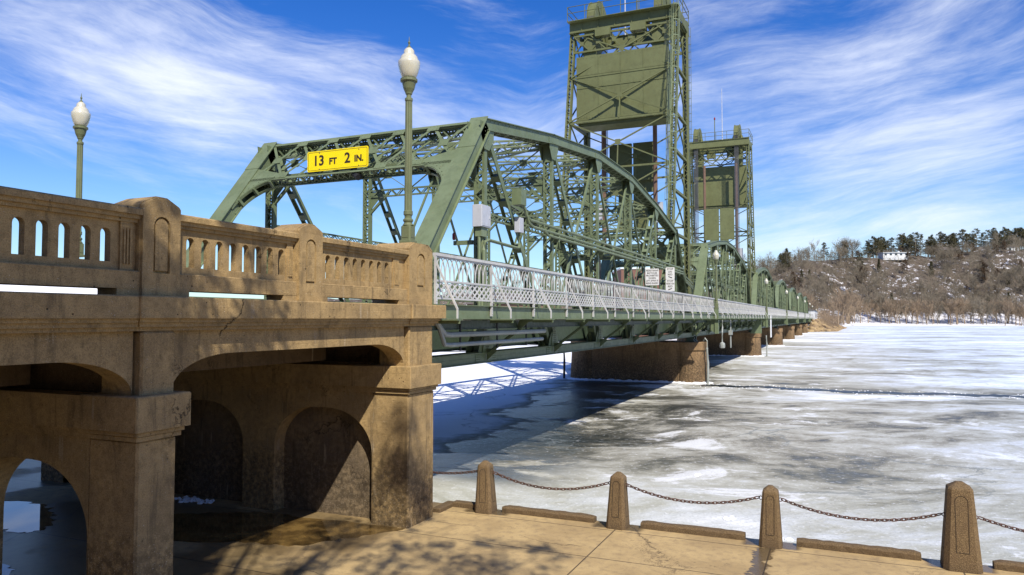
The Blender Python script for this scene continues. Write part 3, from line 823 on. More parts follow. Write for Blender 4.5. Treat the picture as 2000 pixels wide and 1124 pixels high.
        for (a, c_) in ((1, 2), (2, 3), (6, 5), (5, 4)):
            b_ = MB(); p0, p1 = U(a, x), Lp(c_, x)
            d = norm(sub(p1, p0)); up = (1, 0, 0)
            for sg in (-1, 1):
                o_ = (sg*0.15, 0, 0)
                b_.beam(add(p0, o_), add(p1, o_), 0.22, 0.025, up)
                b_.beam(add(p0, (sg*0.12, 0, 0)), add(p1, (sg*0.12, 0, 0)), 0.025, 0.07, up)
            L = dist(p0, p1); n = int(L/0.9)
            for j in range(1, n):
                m_ = lerp(p0, p1, j/n); b_.beam(add(m_, d, -0.11), add(m_, d, 0.11), 0.23, 0.27, up)
            b_.build('diagonal', G, sp_)
        for (a, c_) in ((3, 4), (4, 3), (3, 2), (4, 5)):
            b_ = MB(); b_.beam(U(a, x), Lp(c_, x), 0.10, 0.09, (1, 0, 0)); b_.build('counter_brace', G, sp_)
        # mid-height strut from vertical 2 to vertical 5
        b_ = MB()
        for i in range(1, 6):
            za = 3.35
            b_.laced((x, PL*i+0.17, za), (x, PL*(i+1)-0.17, za), 0.24, 0.10, (1, 0, 0), 0.028, 0.3, 0.04, 2, 0.03)
        b_.build('mid_strut', G, sp_)
    # portals, both ends
    for (i0, i1) in ((0, 1), (7, 6)):
        b_ = MB()
        pL, pU = Lp(i0, 0), U(i1, 0); ax = sub(pU, pL)
        e1 = norm(ax); nrm_ = norm(cross((1, 0, 0), e1)); nrm_ = nrm_ if nrm_[2] > 0 else tuple(-v for v in nrm_)
        def Q(x, s_, off=0.0):             # x across, s_ = metres down from the head
            p = add((x, pU[1], pU[2]), e1, -s_); return add(p, nrm_, off)
        xa, xb = XN-0.27, XR+0.27; dep = 1.95
        for off in (0.16, -0.16):
            for s_ in (0.02, dep):
                b_.beam(Q(xa, s_, off), Q(xb, s_, off), 0.13, 0.03, nrm_)
                b_.beam(Q(xa, s_+(0.05 if s_ < 1 else -0.05), off-0.03*(1 if off > 0 else -1)), Q(xb, s_+(0.05 if s_ < 1 else -0.05), off-0.03*(1 if off > 0 else -1)), 0.03, 0.09, nrm_)
        # X panels
        n = 6; wx = (xb-xa)/n
        for off in (0.16, -0.16):
            for j in range(n):
                x0, x1 = xa+wx*j, xa+wx*(j+1)
                b_.beam(Q(x0, 0.05, off+0.012), Q(x1, dep-0.05, off+0.012), 0.10, 0.014, nrm_)
                b_.beam(Q(x0, dep-0.05, off-0.010), Q(x1, 0.05, off-0.010), 0.10, 0.014, nrm_)
                cx_ = (x0+x1)/2
                b_.beam(Q(cx_-0.17, dep/2, off+0.026), Q(cx_+0.17, dep/2, off+0.026), 0.30, 0.012, nrm_)
            for j in range(1, n):
                for s_ in (0.12, dep-0.12):
                    xx = xa+wx*j
                    b_.beam(Q(xx-0.22, s_, off+0.026), Q(xx+0.22, s_, off+0.026), 0.26, 0.012, nrm_)
                    for rx in (-0.14, 0, 0.14):
                        b_.rivets(Q(xx+rx, s_-0.07, off+0.033), Q(xx+rx, s_+0.07, off+0.033), nrm_, n=1, r=0.02)
        # bottom and top lacing between the two faces
        nl = 34
        for s_ in (0.02, dep):
            for j in range(nl):
                x0, x1 = xa+(xb-xa)*j/nl, xa+(xb-xa)*(j+1)/nl
                b_.beam(Q(x0, s_, 0.15 if j % 2 else -0.15), Q(x1, s_, -0.15 if j % 2 else 0.15), 0.012, 0.05, nrm_)
                b_.beam(Q(x0, s_+0.014, -0.15 if j % 2 else 0.15), Q(x1, s_+0.014, 0.15 if j % 2 else -0.15), 0.012, 0.05, nrm_)
        # curved knee brackets
        for sg, xe in ((1, XN-0.25), (-1, XR+0.25)):
            cur = []
            R_ = 1.35
            for k in range(11):
                a = math.pi/2*k/10; cur.append((R_*(1-math.sin(a)), R_*(1-math.cos(a))))   # (inward, down) measured from corner at (0,dep)
            # plates on both faces
            for off in (0.155, -0.175):
                ring0 = [Q(xe, dep-0.35, off)] + [Q(xe-sg*c0*1.0, dep+c1, off) for c0, c1 in cur] 
                poly_ = [Q(xe-sg*1.45, dep-0.04, off), Q(xe-sg*1.05, dep-0.30, off), Q(xe, dep-0.62, off), Q(xe, dep+R_, off)] + [Q(xe-sg*c0, dep+c1, off) for c0, c1 in reversed(cur)][1:]
                m_ = len(poly_); bb = len(b_.v)
                b_.v += poly_ + [add(p, nrm_, 0.02) for p in poly_]
                tr = tessellate_polygon([[Vector((p[0], p[2], 0)) for p in poly_]])
                for t in tr:
                    b_.f.append((bb+t[0], bb+t[1], bb+t[2])); b_.f.append((bb+m_+t[2], bb+m_+t[1], bb+m_+t[0]))
                for k in range(m_):
                    b_.f.append((bb+k, bb+(k+1) % m_, bb+m_+(k+1) % m_, bb+m_+k))
                if off > 0:
                    for k in range(1, 10):
                        c0, c1 = cur[k]; b_.rivets(Q(xe-sg*(c0*0.93), dep+c1-0.09, off+0.021), Q(xe-sg*(c0*0.93), dep+c1-0.09, off+0.021), nrm_, n=1, r=0.02)
                        b_.rivets(Q(xe-sg*0.16*k*0.9, dep-0.12-(0.75*(1-k/10.)), off+0.021), Q(xe-sg*0.16*k*0.9, dep-0.12-(0.75*(1-k/10.)), off+0.021), nrm_, n=1, r=0.02)
            # curved flange
            for k in range(10):
                (c0, c1), (d0, d1) = cur[k], cur[k+1]
                for off in (0.12, -0.15):
                    b_.beam(Q(xe-sg*c0, dep+c1+0.02, off), Q(xe-sg*d0, dep+d1+0.02, off), 0.03, 0.09, nrm_)
                if k in (2, 5, 8):
                    b_.beam(Q(xe-sg*c0, dep+c1+0.02, -0.15), Q(xe-sg*c0, dep+c1+0.02, 0.15), 0.10, 0.10, (1, 0, 0))
        b_.build('portal_frame', G, sp_)
    # sway frames and laterals
    for i in range(1, 7):
        b_ = MB(); y = PL*i; zt = UZ[i]-0.05; zb = zt-(1.55 if i in (2, 3, 4, 5) else 1.1)
        b_.laced((XN, y, zt-0.14), (XR, y, zt-0.14), 0.40, 0.16, (0, 1, 0), 0.03, 0.34, 0.05, 2, 0.03)
        b_.laced((XN, y, zb), (XR, y, zb), 0.34, 0.12, (0, 1, 0), 0.03, 0.3, 0.05, 2, 0.03)
        n = 4; wx = (XR-XN)/n
        for j in range(n):
            x0, x1 = XN+wx*j, XN+wx*(j+1)
            b_.beam((x0, y-0.05, zt-0.1), (x1, y-0.05, zb+0.07), 0.02, 0.09, (0, 1, 0)); b_.beam((x0, y+0.05, zb+0.07), (x1, y+0.05, zt-0.1), 0.02, 0.09, (0, 1, 0))
            b_.box(min(x0, x1)+abs(wx)/2-0.14, min(x0, x1)+abs(wx)/2+0.14, y-0.035, y+0.035, (zt+zb)/2-0.13, (zt+zb)/2+0.13)
        for sg, xe in ((1, XN), (-1, XR)):     # knee braces and deep gusset
            b_.beam((xe, y, zb-1.0), (xe-sg*1.1, y, zb), 0.10, 0.10, (0, 1, 0))
            b_.poly([[(xe-sg*0.13, zb+0.1), (xe-sg*0.75, zb+0.05), (xe-sg*0.75, zb-0.08), (xe-sg*0.13, zb-0.75)]], 'y', y-0.012, y+0.012)
        b_.build('sway_frame', G, sp_)
    b_ = MB()
    for i in range(1, 6):
        for (xa, xb) in ((XN, XR), (XR, XN)):
            p0, p1 = U(i, xa), U(i+1, xb)
            hp = norm((PL, XN-XR, 0)) if xa == XN else norm((PL, XR-XN, 0)); b_.laced(add(p0, (0, 0, -0.1)), add(p1, (0, 0, -0.1)), 0.30, 0.10 if xa == XN else 0.13, hp, 0.03, 0.30, 0.045, 1, 0.03)
        m_ = lerp(U(i, XN), U(i+1, XR), 0.5)
        b_.box(m_[0]-0.3, m_[0]+0.3, m_[1]-0.3, m_[1]+0.3, m_[2]+0.085, m_[2]+0.10)
    b_.build('lateral_bracing', G, sp_)
    # floor
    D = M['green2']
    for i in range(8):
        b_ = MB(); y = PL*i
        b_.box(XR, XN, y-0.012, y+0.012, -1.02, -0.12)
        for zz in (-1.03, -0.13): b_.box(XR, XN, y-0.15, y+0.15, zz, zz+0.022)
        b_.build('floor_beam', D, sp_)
        b_ = MB()                                   # cantilever bracket under the sidewalk
        gx = XN+0.24
        b_.poly([[(gx, -1.05), (gx+0.09, -1.05), (XFAR+0.04, -0.09), (XFAR+0.04, -0.02), (XFAR-0.22, -0.02), (XFAR-0.28, -0.09)]], 'y', y-0.008, y+0.008) if False else None
        b_.beam((XN+0.26, y, -1.12), (XFAR-0.35, y, -0.28), 0.10, 0.055, (0, 1, 0))
        b_.beam((XN+0.26, y, -1.12), (XFAR-0.35, y, -0.28), 0.012, 0.12, (0, 1, 0))
        b_.poly([[(XFAR-0.42, -0.36), (XFAR-0.50, -0.24), (XFAR-0.42, -0.03), (XFAR+0.16, -0.03), (XFAR+0.16, -0.075), (XFAR-0.12, -0.11)]], 'y', y-0.010, y+0.010)
        b_.box(XN+0.2, XFAR+0.70, y-0.14, y+0.14, -0.045, -0.025); b_.box(XFAR+0.02, XFAR+0.70, y-0.012, y+0.012, -0.12, -0.046)
        b_.poly([[(XN+0.235, -1.33), (XN+0.235, -0.95), (XN+0.50, -0.95), (XN+0.62, -1.0)]], 'y', y-0.012, y+0.012)
        # perforated gusset standing on the chord
        b_.poly([[(y-0.34, -1.08), (y+0.34, -1.08), (y+0.14, -0.42), (y-0.16, -0.42)]], 'x', XN+0.236, XN+0.25)
        for rz in range(7):
            for rx in (-0.1, 0, 0.1):
                b_.rivets((XN+0.251, y+rx, -0.98+rz*0.08), (XN+0.251, y+rx, -0.98+rz*0.08), (1, 0, 0), n=1, r=0.02)
        b_.build('sidewalk_bracket', G, sp_)
        if i < 7:
            b_ = MB(); ym = y+PL/2
            b_.box(XN+0.2, XFAR+0.70, ym-0.14, ym+0.14, -0.045, -0.025); b_.box(XFAR+0.02, XFAR+0.70, ym-0.012, ym+0.012, -0.12, -0.046)
            b_.beam((XFAR-0.9, ym, -0.4), (XFAR-0.9, ym, -0.045), 0.05, 0.05, (1, 0, 0))
            b_.build('outrigger', G, sp_)
    b_ = MB()
    for k in range(7):
        x = XR+0.45+(XN-XR-0.9)*k/6
        b_.box(x-0.01, x+0.01, 0, PL*7, -0.97, -0.10); b_.box(x-0.09, x+0.09, 0, PL*7, -0.99, -0.972)
    for sg_x in (XN+0.55, XFAR-0.5):
        b_.box(sg_x-0.01, sg_x+0.01, 0, PL*7, -0.28, -0.055); b_.box(sg_x-0.06, sg_x+0.06, 0, PL*7, -0.295, -0.281)
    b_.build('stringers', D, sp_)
    b_ = MB()
    for i in range(7):
        b_.beam((XN, PL*i, -1.0), (XR, PL*(i+1), -1.0), 0.1, 0.02); b_.beam((XR, PL*i, -1.04), (XN, PL*(i+1), -1.04), 0.1, 0.02)
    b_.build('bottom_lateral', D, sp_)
    b_ = MB(); b_.box(XR+0.45, XN-0.45, 0, PL*7, -0.10, 0.12); b_.build('roadway_deck', M['deck'], sp_)
    b_ = MB(); b_.box(XN+0.28, XFAR-0.10, 0, PL*7, 0.10, 0.20); b_.build('sidewalk_deck', M['deck'], sp_)
    b_ = MB()
    b_.box(XFAR-0.012, XFAR+0.012, -0.05, PL*7+0.3, 0.0, 0.32)
    b_.box(XFAR-0.09, XFAR+0.09, -0.05, PL*7+0.3, 0.32, 0.338); b_.box(XFAR-0.09, XFAR+0.09, -0.05, PL*7+0.3, -0.02, -0.002)
    b_.box(XFAR-0.06, XFAR+0.0125+0.004, -0.05, PL*7+0.3, 0.285, 0.319)
    b_.build('edge_girder', G, sp_)
    # white railing on the sidewalk edge: railing > post, hoops, lattice, handrail
    xr = XFAR+0.03
    b_ = MB()
    b_.box(xr-0.05, xr+0.05, -0.02, PL*7+0.25, 1.475, 1.545); b_.box(xr-0.028, xr+0.028, -0.02, PL*7+0.25, 1.44, 1.474)
    b_.box(xr-0.02, xr+0.035, -0.02, PL*7+0.25, 0.875, 0.915); b_.box(xr-0.03, xr+0.03, -0.02, PL*7+0.25, 0.862, 0.874)
    b_.box(xr-0.02, xr+0.03, -0.02, PL*7+0.25, 0.455, 0.50)
    rail = b_.build('railing', M['white'], sp_)
    HB = PL/2; hoop = MB(); lat = MB()
    for i in range(14):
        y0 = HB*i; nh = 13; p = (HB-0.06)/nh
        for k in range(nh-1):
            ya, yb = y0+0.03+p*k, y0+0.03+p*(k+2)
            c_ = (ya+yb)/2; r_ = (yb-ya)/2; pts = []
            for j in range(11):
                a = math.pi*(1-j/10); pts.append((xr+0.008*(k % 2), c_+r_*math.cos(a), 0.915+0.525*math.sin(a)**0.9 if 0 < j < 10 else 0.915))
            for j in range(len(pts)-1): hoop.beam(pts[j], pts[j+1], 0.018, 0.020, (1, 0, 0))
        nl = 11; q_ = (HB-0.04)/nl
        for k in range(-2, nl):
            for sg in (0, 1):
                a0 = y0+0.02+q_*k; a1 = a0+q_*2; z0, z1 = (0.50, 0.865) if sg else (0.865, 0.50)
                t0, t1 = 0.0, 1.0
                if a0 < y0+0.02: t0 = (y0+0.02-a0)/(a1-a0)
                if a1 > y0+HB-0.02: t1 = (y0+HB-0.02-a0)/(a1-a0)
                lat.beam((xr+0.012*sg, a0+(a1-a0)*t0, z0+(z1-z0)*t0), (xr+0.012*sg, a0+(a1-a0)*t1, z0+(z1-z0)*t1), 0.050, 0.010, (1, 0, 0))
    hoop.build('hoops', M['white'], rail); lat.build('lattice', M['white'], rail)
    for i in range(14):
        y = HB*i; b_ = MB()
        b_.box(xr-0.012, xr+0.04, y-0.022, y+0.022, 0.34, 1.475)
        b_.box(xr+0.0, xr+0.05, y-0.045, y+0.045, 0.06, 0.50)
        b_.rivets((xr+0.056, y, 0.12), (xr+0.056, y, 0.42), (1, 0, 0), n=2, r=0.018)
        # raking outrigger brace
        b_.beam((xr+0.04, y, 1.30), (xr+0.60, y, 0.22), 0.042, 0.036, (0, 1, 0)); b_.beam((xr+0.60, y, 0.235), (xr+0.60, y, 0.0), 0.035, 0.035, (0, 1, 0))
        b_.build('railing_post', M['white'], rail)
    b_ = MB()
    for zz in (0.55, 0.9): b_.box(XR+0.40, XR+0.46, 0, PL*7, zz, zz+0.14); b_.box(XN-0.46, XN-0.40, 0, PL*7, zz, zz+0.14)
    b_.build('guard_rail', M['green'], sp_)
    return sp_
P0 = 15.11
span = make_span('first green truss span, nearest, starting behind the end concrete post and carrying the yellow sign')
span.location = (-14.7, P0, -1.5)
offs = [58.95, 102.9, 143.8, 184.7, 225.6, 266.5]
labs = ['lift span between the two green towers', 'green truss span just past the second lift tower', 'fourth green truss span counting from the near bank',
        'fifth green truss span counting from the near bank', 'sixth green truss span, last but one before the rock bank', 'farthest green truss span, ending at the rock bank']
for y, lb in zip(offs, labs):
    c_ = copy_tree(span, (-14.7, y, -1.5), lb)
    if y > 100: c_.scale = (1, 0.954, 1)

# ------------------------------------------------------------------ piers
def make_pier(label):
    pr = thing('bridge_pier', label, 'pier', (-14.8, 0, ZI), 'brown concrete river piers')
    def drum(cx_, k, n=28, r=1.10):
        return [(cx_+(r+k)*math.cos(2*math.pi*i/n), (r+k)*math.sin(2*math.pi*i/n)) for i in range(n)]
    for cx_ in (-10.42, -19.1):
        b_ = MB(); b_.loft([[(x, y, z) for x, y in drum(cx_, k)] for k, z in ((0.16, ZI-1.5), (0.12, ZI+0.3), (0.0, -2.46))], True); b_.build('drum', M['pier'], pr, smooth=False)
        b_ = MB(); b_.loft([[(x, y, z) for x, y in drum(cx_, k)] for k, z in ((0.0, -2.459), (0.09, -2.44), (0.11, -2.42), (0.11, -1.86), (0.06, -1.80))], True); b_.build('drum_cap', M['pier'], pr)
    b_ = MB(); b_.quadbox([(-18.3, -0.92, ZI-1), (-11.2, -0.92, ZI-1), (-11.2, 0.92, ZI-1), (-18.3, 0.92, ZI-1), (-18.3, -0.82, -2.46), (-11.2, -0.82, -2.46), (-11.2, 0.82, -2.46), (-18.3, 0.82, -2.46)]); b_.build('web', M['pier'], pr)
    b_ = MB(); b_.box(-18.4, -11.1, -0.92, 0.92, -2.459, -1.83); b_.build('web_cap', M['pier'], pr)
    rp = random.Random(4); b_ = MB()       # frozen collar at the waterline
    for cx_ in (-10.42, -19.1):
        n = 40; rings = []
        for k_, zz in ((0.10, ZI+0.14), (0.17, ZI+0.10), (0.34, ZI+0.02), (0.5, ZI-0.05)):
            rings.append([(cx_+(1.1+k_*(rp.uniform(.75, 1.3) if k_ > .15 else 1))*math.cos(2*math.pi*i/n), (1.1+k_*(rp.uniform(.75, 1.3) if k_ > .15 else 1))*math.sin(2*math.pi*i/n), zz+rp.uniform(-.03, .03)) for i in range(n)])
        b_.loft(rings, False)
    for sy in (-1, 1):
        rings = []
        for i in range(40):
            x = -18.1+7.0*i/39; rings.append([(x, sy*0.90, ZI-0.1), (x, sy*0.95, ZI+0.12+rp.uniform(-.05, .05)), (x, sy*(1.05+rp.uniform(0, .15)), ZI+0.05), (x, sy*(1.25+rp.uniform(0, .2)), ZI-0.05)])
        b_.loft(rings, True)
    b_.build('ice_collar', M['snow'], pr)
    for x, sy in ((XN, -0.45), (XN, 0.45), (XR, -0.45), (XR, 0.45)):
            b_ = MB()
            b_.box(x-0.35, x+0.35, sy-0.3, sy+0.3, -1.83, -1.72); b_.poly([[(x-0.3, -1.72), (x+0.3, -1.72), (x+0.14, -1.40), (x-0.14, -1.40)]], 'y', sy-0.22, sy+0.22)
            b_.tube([(x-0.3, sy, -1.5), (x+0.3, sy, -1.5)], 0.12, 10)
            b_.build('bearing', M['green2'], pr)
    return pr
PY = [58.4, 102.25, 143.7, 184.6, 225.5, 266.4, 307.3]
pier = make_pier('nearest round-nosed brown concrete pier, below the tall front lift tower'); pier.location = (-14.8, PY[0], ZI)
pl = ['second brown pier, below the rear lift tower, with a white gauge board', 'third brown pier along the bridge, past the rear tower', 'fourth brown pier along the bridge',
      'fifth brown pier along the bridge', 'sixth brown pier, last one standing clear of the rocks', 'last brown pier, at the rock bank']
for y, lb in zip(PY[1:], pl): copy_tree(pier, (-14.8, y, ZI), lb)
# timber pile beside the pier (pale) at both ends
for nm, x, y, lb in (('guard_pile', -9.14, 57.7, 'pale guard pile standing beside the round nose of the nearest pier'), ('guard_pile', -20.9, 58.2, 'dark guard pile at the far left end of the nearest pier'),
                     ('guard_pile', -8.6, 102.4, 'pale guard pile beside the nose of the second pier')):
    b_ = MB(); b_.tube([(x, y, ZI-0.8), (x+0.05, y, -3.4), (x-0.02, y, -2.3)], [0.10, 0.09, 0.08], 9); b_.tube([(x-0.02, y, -2.3), (x-0.02, y, -2.22)], [0.095, 0.07], 9)
    b_.build(nm, M['galv'] if x > -10 else M['black'], org=(x, y, ZI), label=lb, category='pile', group='guard piles')
# thin pipe on the pier head
b_ = MB(); b_.tube([(-9.45, 57.9, -1.7), (-9.3, 57.75, -1.5), (-9.15, 57.75, -1.7), (-9.15, 57.75, -2.6)], 0.05, 6)
b_.build('drain_pipe', M['galv'], org=(-9.4, 57.8, -1.7), label='small pale bent pipe on the head of the nearest pier', category='pipe')

# ------------------------------------------------------------------ lift tower
def make_tower(label):
    tw = thing('lift_tower', label, 'lift tower', (-14.7, 0, 0), 'green lift towers')
    T = M['tower']
    YF, YB = 0.15, -6.0                       # front legs by the lift span, rear legs over the flanking truss
    def yb(z): return YB+max(0, (z-6.0))*0.165
    ZT = 23.6
    for x in (XN-0.12, XR+0.22):
        b_ = MB()
        b_.beam((x, YF, -1.35), (x, YF, ZT), 0.30, 0.03, (1, 0, 0)); 
        for sg in (-1, 1):
            b_.box(x+sg*0.20-0.015, x+sg*0.20+0.015, YF-0.27, YF+0.27, -1.35, ZT)
            b_.box(x+sg*0.15-0.05, x+sg*0.15+0.05, YF-0.285, YF-0.271, -1.35, ZT); b_.box(x+sg*0.15-0.05, x+sg*0.15+0.05, YF+0.271, YF+0.285, -1.35, ZT)
        n = 70
        for j in range(n):
            z0, z1 = -1.3+24.8*j/n, -1.3+24.8*(j+1)/n; s2 = 0.16 if j % 2 else -0.16
            b_.beam((x-s2, YF-0.292, z0), (x+s2, YF-0.292, z1), 0.05, 0.012, (0, 1, 0)); b_.beam((x+s2, YF+0.292, z0), (x-s2, YF+0.292, z1), 0.05, 0.012, (0, 1, 0))
        b_.build('front_leg', T, tw)
        b_ = MB()
        b_.laced((x, yb(5.8), 5.8), (x, yb(ZT), ZT), 0.42, 0.36, (0, 1, 0), 0.03, 0.34, 0.06, 2, 0.09)
        # the laced web is seen from the side as well
        n = 56
        for sg in (-1, 1):
            for j in range(n):
                za, zb_ = 5.9+(ZT-6)*j/n, 5.9+(ZT-6)*(j+1)/n; s2 = 0.15 if j % 2 else -0.15
        b_.build('rear_leg', T, tw)
        # side bracing between rear and front leg
        lv = [6.2, 9.4, 12.4, 15.3, 18.9, 22.7]
        b_ = MB()
        for j, z in enumerate(lv):
            b_.laced((x, yb(z)+0.15, z), (x, YF-0.2, z), 0.22, 0.18, (0, 0, 1), 0.02, 0.3, 0.045, 2, 0.05)
            if j < len(lv)-1:
                z2 = lv[j+1]
                b_.beam((x-0.06, yb(z)+0.1, z), (x-0.06, YF-0.1, z2), 0.09, 0.09, (1, 0, 0)); b_.beam((x+0.06, YF-0.1, z), (x+0.06, yb(z2)+0.1, z2), 0.09, 0.09, (1, 0, 0))
        b_.build('side_bracing', T, tw)
    xa, xb = XN-0.30, XR+0.42; xm = (xa+xb)/2
    # rear face bracing
    lv = [7.2, 11.3, 15.15, 18.85, 22.65]
    for face, yf in (('rear', None), ('front', YF)):
        b_ = MB()
        for j, z in enumerate(lv):
            y = (yb(z)-0.18) if yf is None else yf
            if yf is not None and z > 20: b_.build('front_bracing', T, tw); b_ = MB()
            if not (yf is not None and 15 < z < 22): b_.beam((xa, y, z), (xb, y, z), 0.06, 0.16); b_.beam((xa, y+0.06, z+0.07), (xb, y+0.06, z+0.07), 0.18, 0.02)
            if j < len(lv)-1:
                z2 = lv[j+1]; y2 = (yb(z2)-0.18) if yf is None else yf
                if yf is not None and z > 14: continue
                b_.beam((xa, y, z+0.05), (xb, y2, z2-0.05), 0.09, 0.11, (0, 1, 0)); b_.beam((xb, y-0.07, z+0.05), (xa, y2-0.07, z2-0.05), 0.09, 0.11, (0, 1, 0))
                ym = (y+y2)/2
                b_.box(xm-0.2, xm+0.2, ym-0.14, ym-0.125, (z+z2)/2-0.2, (z+z2)/2+0.2)
                b_.beam((xm, ym-0.05, (z+z2)/2), (xm, y, z), 0.07, 0.12, (0, 1, 0))
        b_.build('front_strut' if yf is not None else 'rear_bracing', T, tw)
    # counterweight
    b_ = MB()
    b_.box(XR+0.75, XN-0.75, -4.05, -2.0, 15.45, 20.45)
    b_.box(XR+0.70, XN-0.70, -4.10, -1.95, 15.20, 15.46)
    b_.box(XR+0.85, XN-0.85, -3.9, -2.1, 14.95, 15.199)
    for kx in range(1, 4): b_.box(XR+0.75+kx*1.77, XR+0.79+kx*1.77, -4.075, -4.049, 15.47, 20.45)
    b_.box(XR+0.75, XN-0.75, -4.085, -4.049, 17.92, 18.02)
    for kx in range(30):
        xx = XR+0.9+kx*0.23
        b_.rivets((xx, -4.051, 20.3), (xx, -4.051, 20.3), (0, -1, 0), n=1, r=0.03); b_.rivets((xx, -4.051, 15.6), (xx, -4.051, 15.6), (0, -1, 0), n=1, r=0.03)
    for xx in (-16.1, -13.6): b_.tube([(xx, -4.10, 18.0), (xx, -4.0, 18.0)], 0.09, 8)
    b_.build('counterweight', T, tw)
    # suspended balance plates lower in the tower
    b_ = MB()
    for x0, x1 in ((-16.98, -15.13), (-14.97, -13.05)):
        b_.box(x0, x1, 0.55, 0.85, 10.3, 14.4); b_.box(x0+0.75*(x0 < -16), x1-0.75*(x0 > -15.5), 0.57, 0.83, 7.2, 10.32)
        for rx in (0.3, 0.9, 1.5):
            for rz in (11.0, 12.4, 13.8): b_.tube([(x0+rx, 0.5, rz), (x0+rx, 0.56, rz)], 0.04, 6)
    b_.build('balance_plate', T, tw)
    b_ = MB()
    for x in (-17.2, -12.95): b_.tube([(x, -0.3, 5.9), (x, -0.3, 20.4)], 0.18, 8)
    b_.build('guide_mast', M['rustpipe'], tw)
    for x in (-17.6, -12.6):
        b_ = MB(); b_.box(x-0.3, x+0.3, -0.7, -0.45, 7.6, 9.2); b_.build('equipment_box', M['cabinet'], tw)
    # top platform
    b_ = MB()
    for y in (yb(23)-0.35, YF+0.35):
        b_.box(XR+0.02, XN+0.10, y-0.02, y+0.02, 22.65, 23.45); b_.box(XR, XN+0.12, y-0.14, y+0.14, 23.45, 23.49); b_.box(XR, XN+0.12, y-0.14, y+0.14, 22.61, 22.65)
        b_.rivets((XR+0.1, y-0.021, 22.72), (XN, y-0.021, 22.72), (0, -1, 0), 0.3, 0.025); b_.rivets((XR+0.1, y-0.021, 23.38), (XN, y-0.021, 23.38), (0, -1, 0), 0.3, 0.025)
        for kx in range(6): b_.box(XR+1.0+kx*1.35, XR+1.06+kx*1.35, y-0.08, y-0.02, 22.65, 23.45)
    for x in (XR+0.05, XN+0.08):
        b_.box(x-0.02, x+0.02, yb(23)-0.3, YF+0.3, 22.7, 23.4)
    for x in (-17.9, -16.4, -13.1, -11.6): b_.box(x-0.06, x+0.06, yb(23)-0.3, YF+0.3, 22.9, 23.4)
    b_.box(XR-0.05, XN+0.12, yb(23)-0.85, yb(23)-0.36, 23.44, 23.485)
    b_.build('platform', T, tw)
    # machinery truss under the platform
    b_ = MB()
    for y in (-3.6, YF-0.3):
        b_.beam((xa, y, 22.3), (xb, y, 22.3), 0.12, 0.14); b_.beam((xa, y, 21.0), (xb, y, 21.0), 0.12, 0.14)
        n = 6; wx = (xb-xa)/n
        for j in range(n):
            b_.beam((xa+wx*j, y, 21.0), (xa+wx*(j+1), y, 22.3), 0.09, 0.10, (0, 1, 0)); b_.beam((xa+wx*j, y+0.08, 22.3), (xa+wx*(j+1), y+0.08, 21.0), 0.09, 0.10, (0, 1, 0))
            b_.box(xa+wx*(j+.5)-0.16, xa+wx*(j+.5)+0.16, y-0.06, y-0.045, 21.5, 21.8)
    for x in (-16.2, -13.4):
        b_.box(x-0.6, x+0.6, -3.9, -3.3, 22.0, 22.6)
    b_.build('machinery_frame', T, tw)
    # platform railing
    b_ = MB(); y = yb(23)-0.83
    for yy in (y, YF+0.42):
        for x in [XR+(XN-XR+0.08)*k/6 for k in range(7)]: b_.tube([(x, yy, 23.48), (x, yy, 24.6)], 0.03, 5)
        for zz in (24.1, 24.6): b_.tube([(XR, yy, zz), (XN+0.08, yy, zz)], 0.03, 5)
    for x in (XR-0.01, XN+0.1):
        for zz in (24.1, 24.6): b_.tube([(x, y, zz), (x, YF+0.42, zz)], 0.03, 5)
        b_.tube([(x, (y+YF)/2, 23.48), (x, (y+YF)/2, 24.6)], 0.03, 5)
    b_.build('platform_railing', T, tw)
    # sheaves in their housings
    for x in (-17.35, -11.95):
        sh = MB(); n = 22; cy_, cz_ = -1.35, 23.9; R1 = 1.75
        ring = []
        for i in range(n): ring.append((cy_+R1*math.cos(2*math.pi*i/n), cz_+R1*math.sin(2*math.pi*i/n)))
        sh.poly([ring], 'x', x-0.30, x+0.30)
        for sg in (-1, 1):
            ring2 = [(cy_+(R1+0.09)*math.cos(2*math.pi*i/n), cz_+(R1+0.09)*math.sin(2*math.pi*i/n)) for i in range(n)]
            sh.poly([ring2], 'x', x+sg*0.29, x+sg*0.36)
            for i in range(8):
                a = 2*math.pi*i/8; sh.beam((x+sg*0.38, cy_+0.2*math.cos(a), cz_+0.2*math.sin(a)), (x+sg*0.38, cy_+1.6*math.cos(a), cz_+1.6*math.sin(a)), 0.12, 0.05, (1, 0, 0))
        sh.tube([(x-0.7, cy_, cz_), (x+0.7, cy_, cz_)], 0.22, 12)
        sh_o = sh.build('sheave', T, tw)
        b_ = MB()
        for sg in (-1, 1):
            b_.poly([[(cy_-0.9, 23.4), (cy_+0.9, 23.4), (cy_+0.3, 24.3), (cy_-0.3, 24.3)]], 'x', x+sg*0.55-0.06, x+sg*0.55+0.06)
        b_.poly([[(cy_-1.85, 19.6), (cy_-1.5, 19.4), (cy_-1.3, 22.6), (cy_-1.9, 22.6)]], 'x', x-0.4, x+0.45)
        b_.box(x-0.44, x+0.5, -3.5, -1.9, 20.46, 22.7)
        b_.build('bearing_housing', T, tw)
        b_ = MB()
        for i in range(6):
            xx = x-0.25+0.1*i
            b_.tube([(xx, cy_+R1+0.02, 24.0), (xx, cy_+R1+0.02, 7.5)], 0.028, 5); b_.tube([(xx, cy_-R1-0.02, 24.0), (xx, cy_-R1-0.02, 20.4)], 0.028, 5)
        b_.build('ropes', M['rope'], tw)
    # masts
    b_ = MB(); b_.tube([(-15.5, 0.3, 23.4), (-15.5, 0.3, 30.4)], [0.07, 0.035], 6); b_.build('antenna', M['cabinet'], tw)
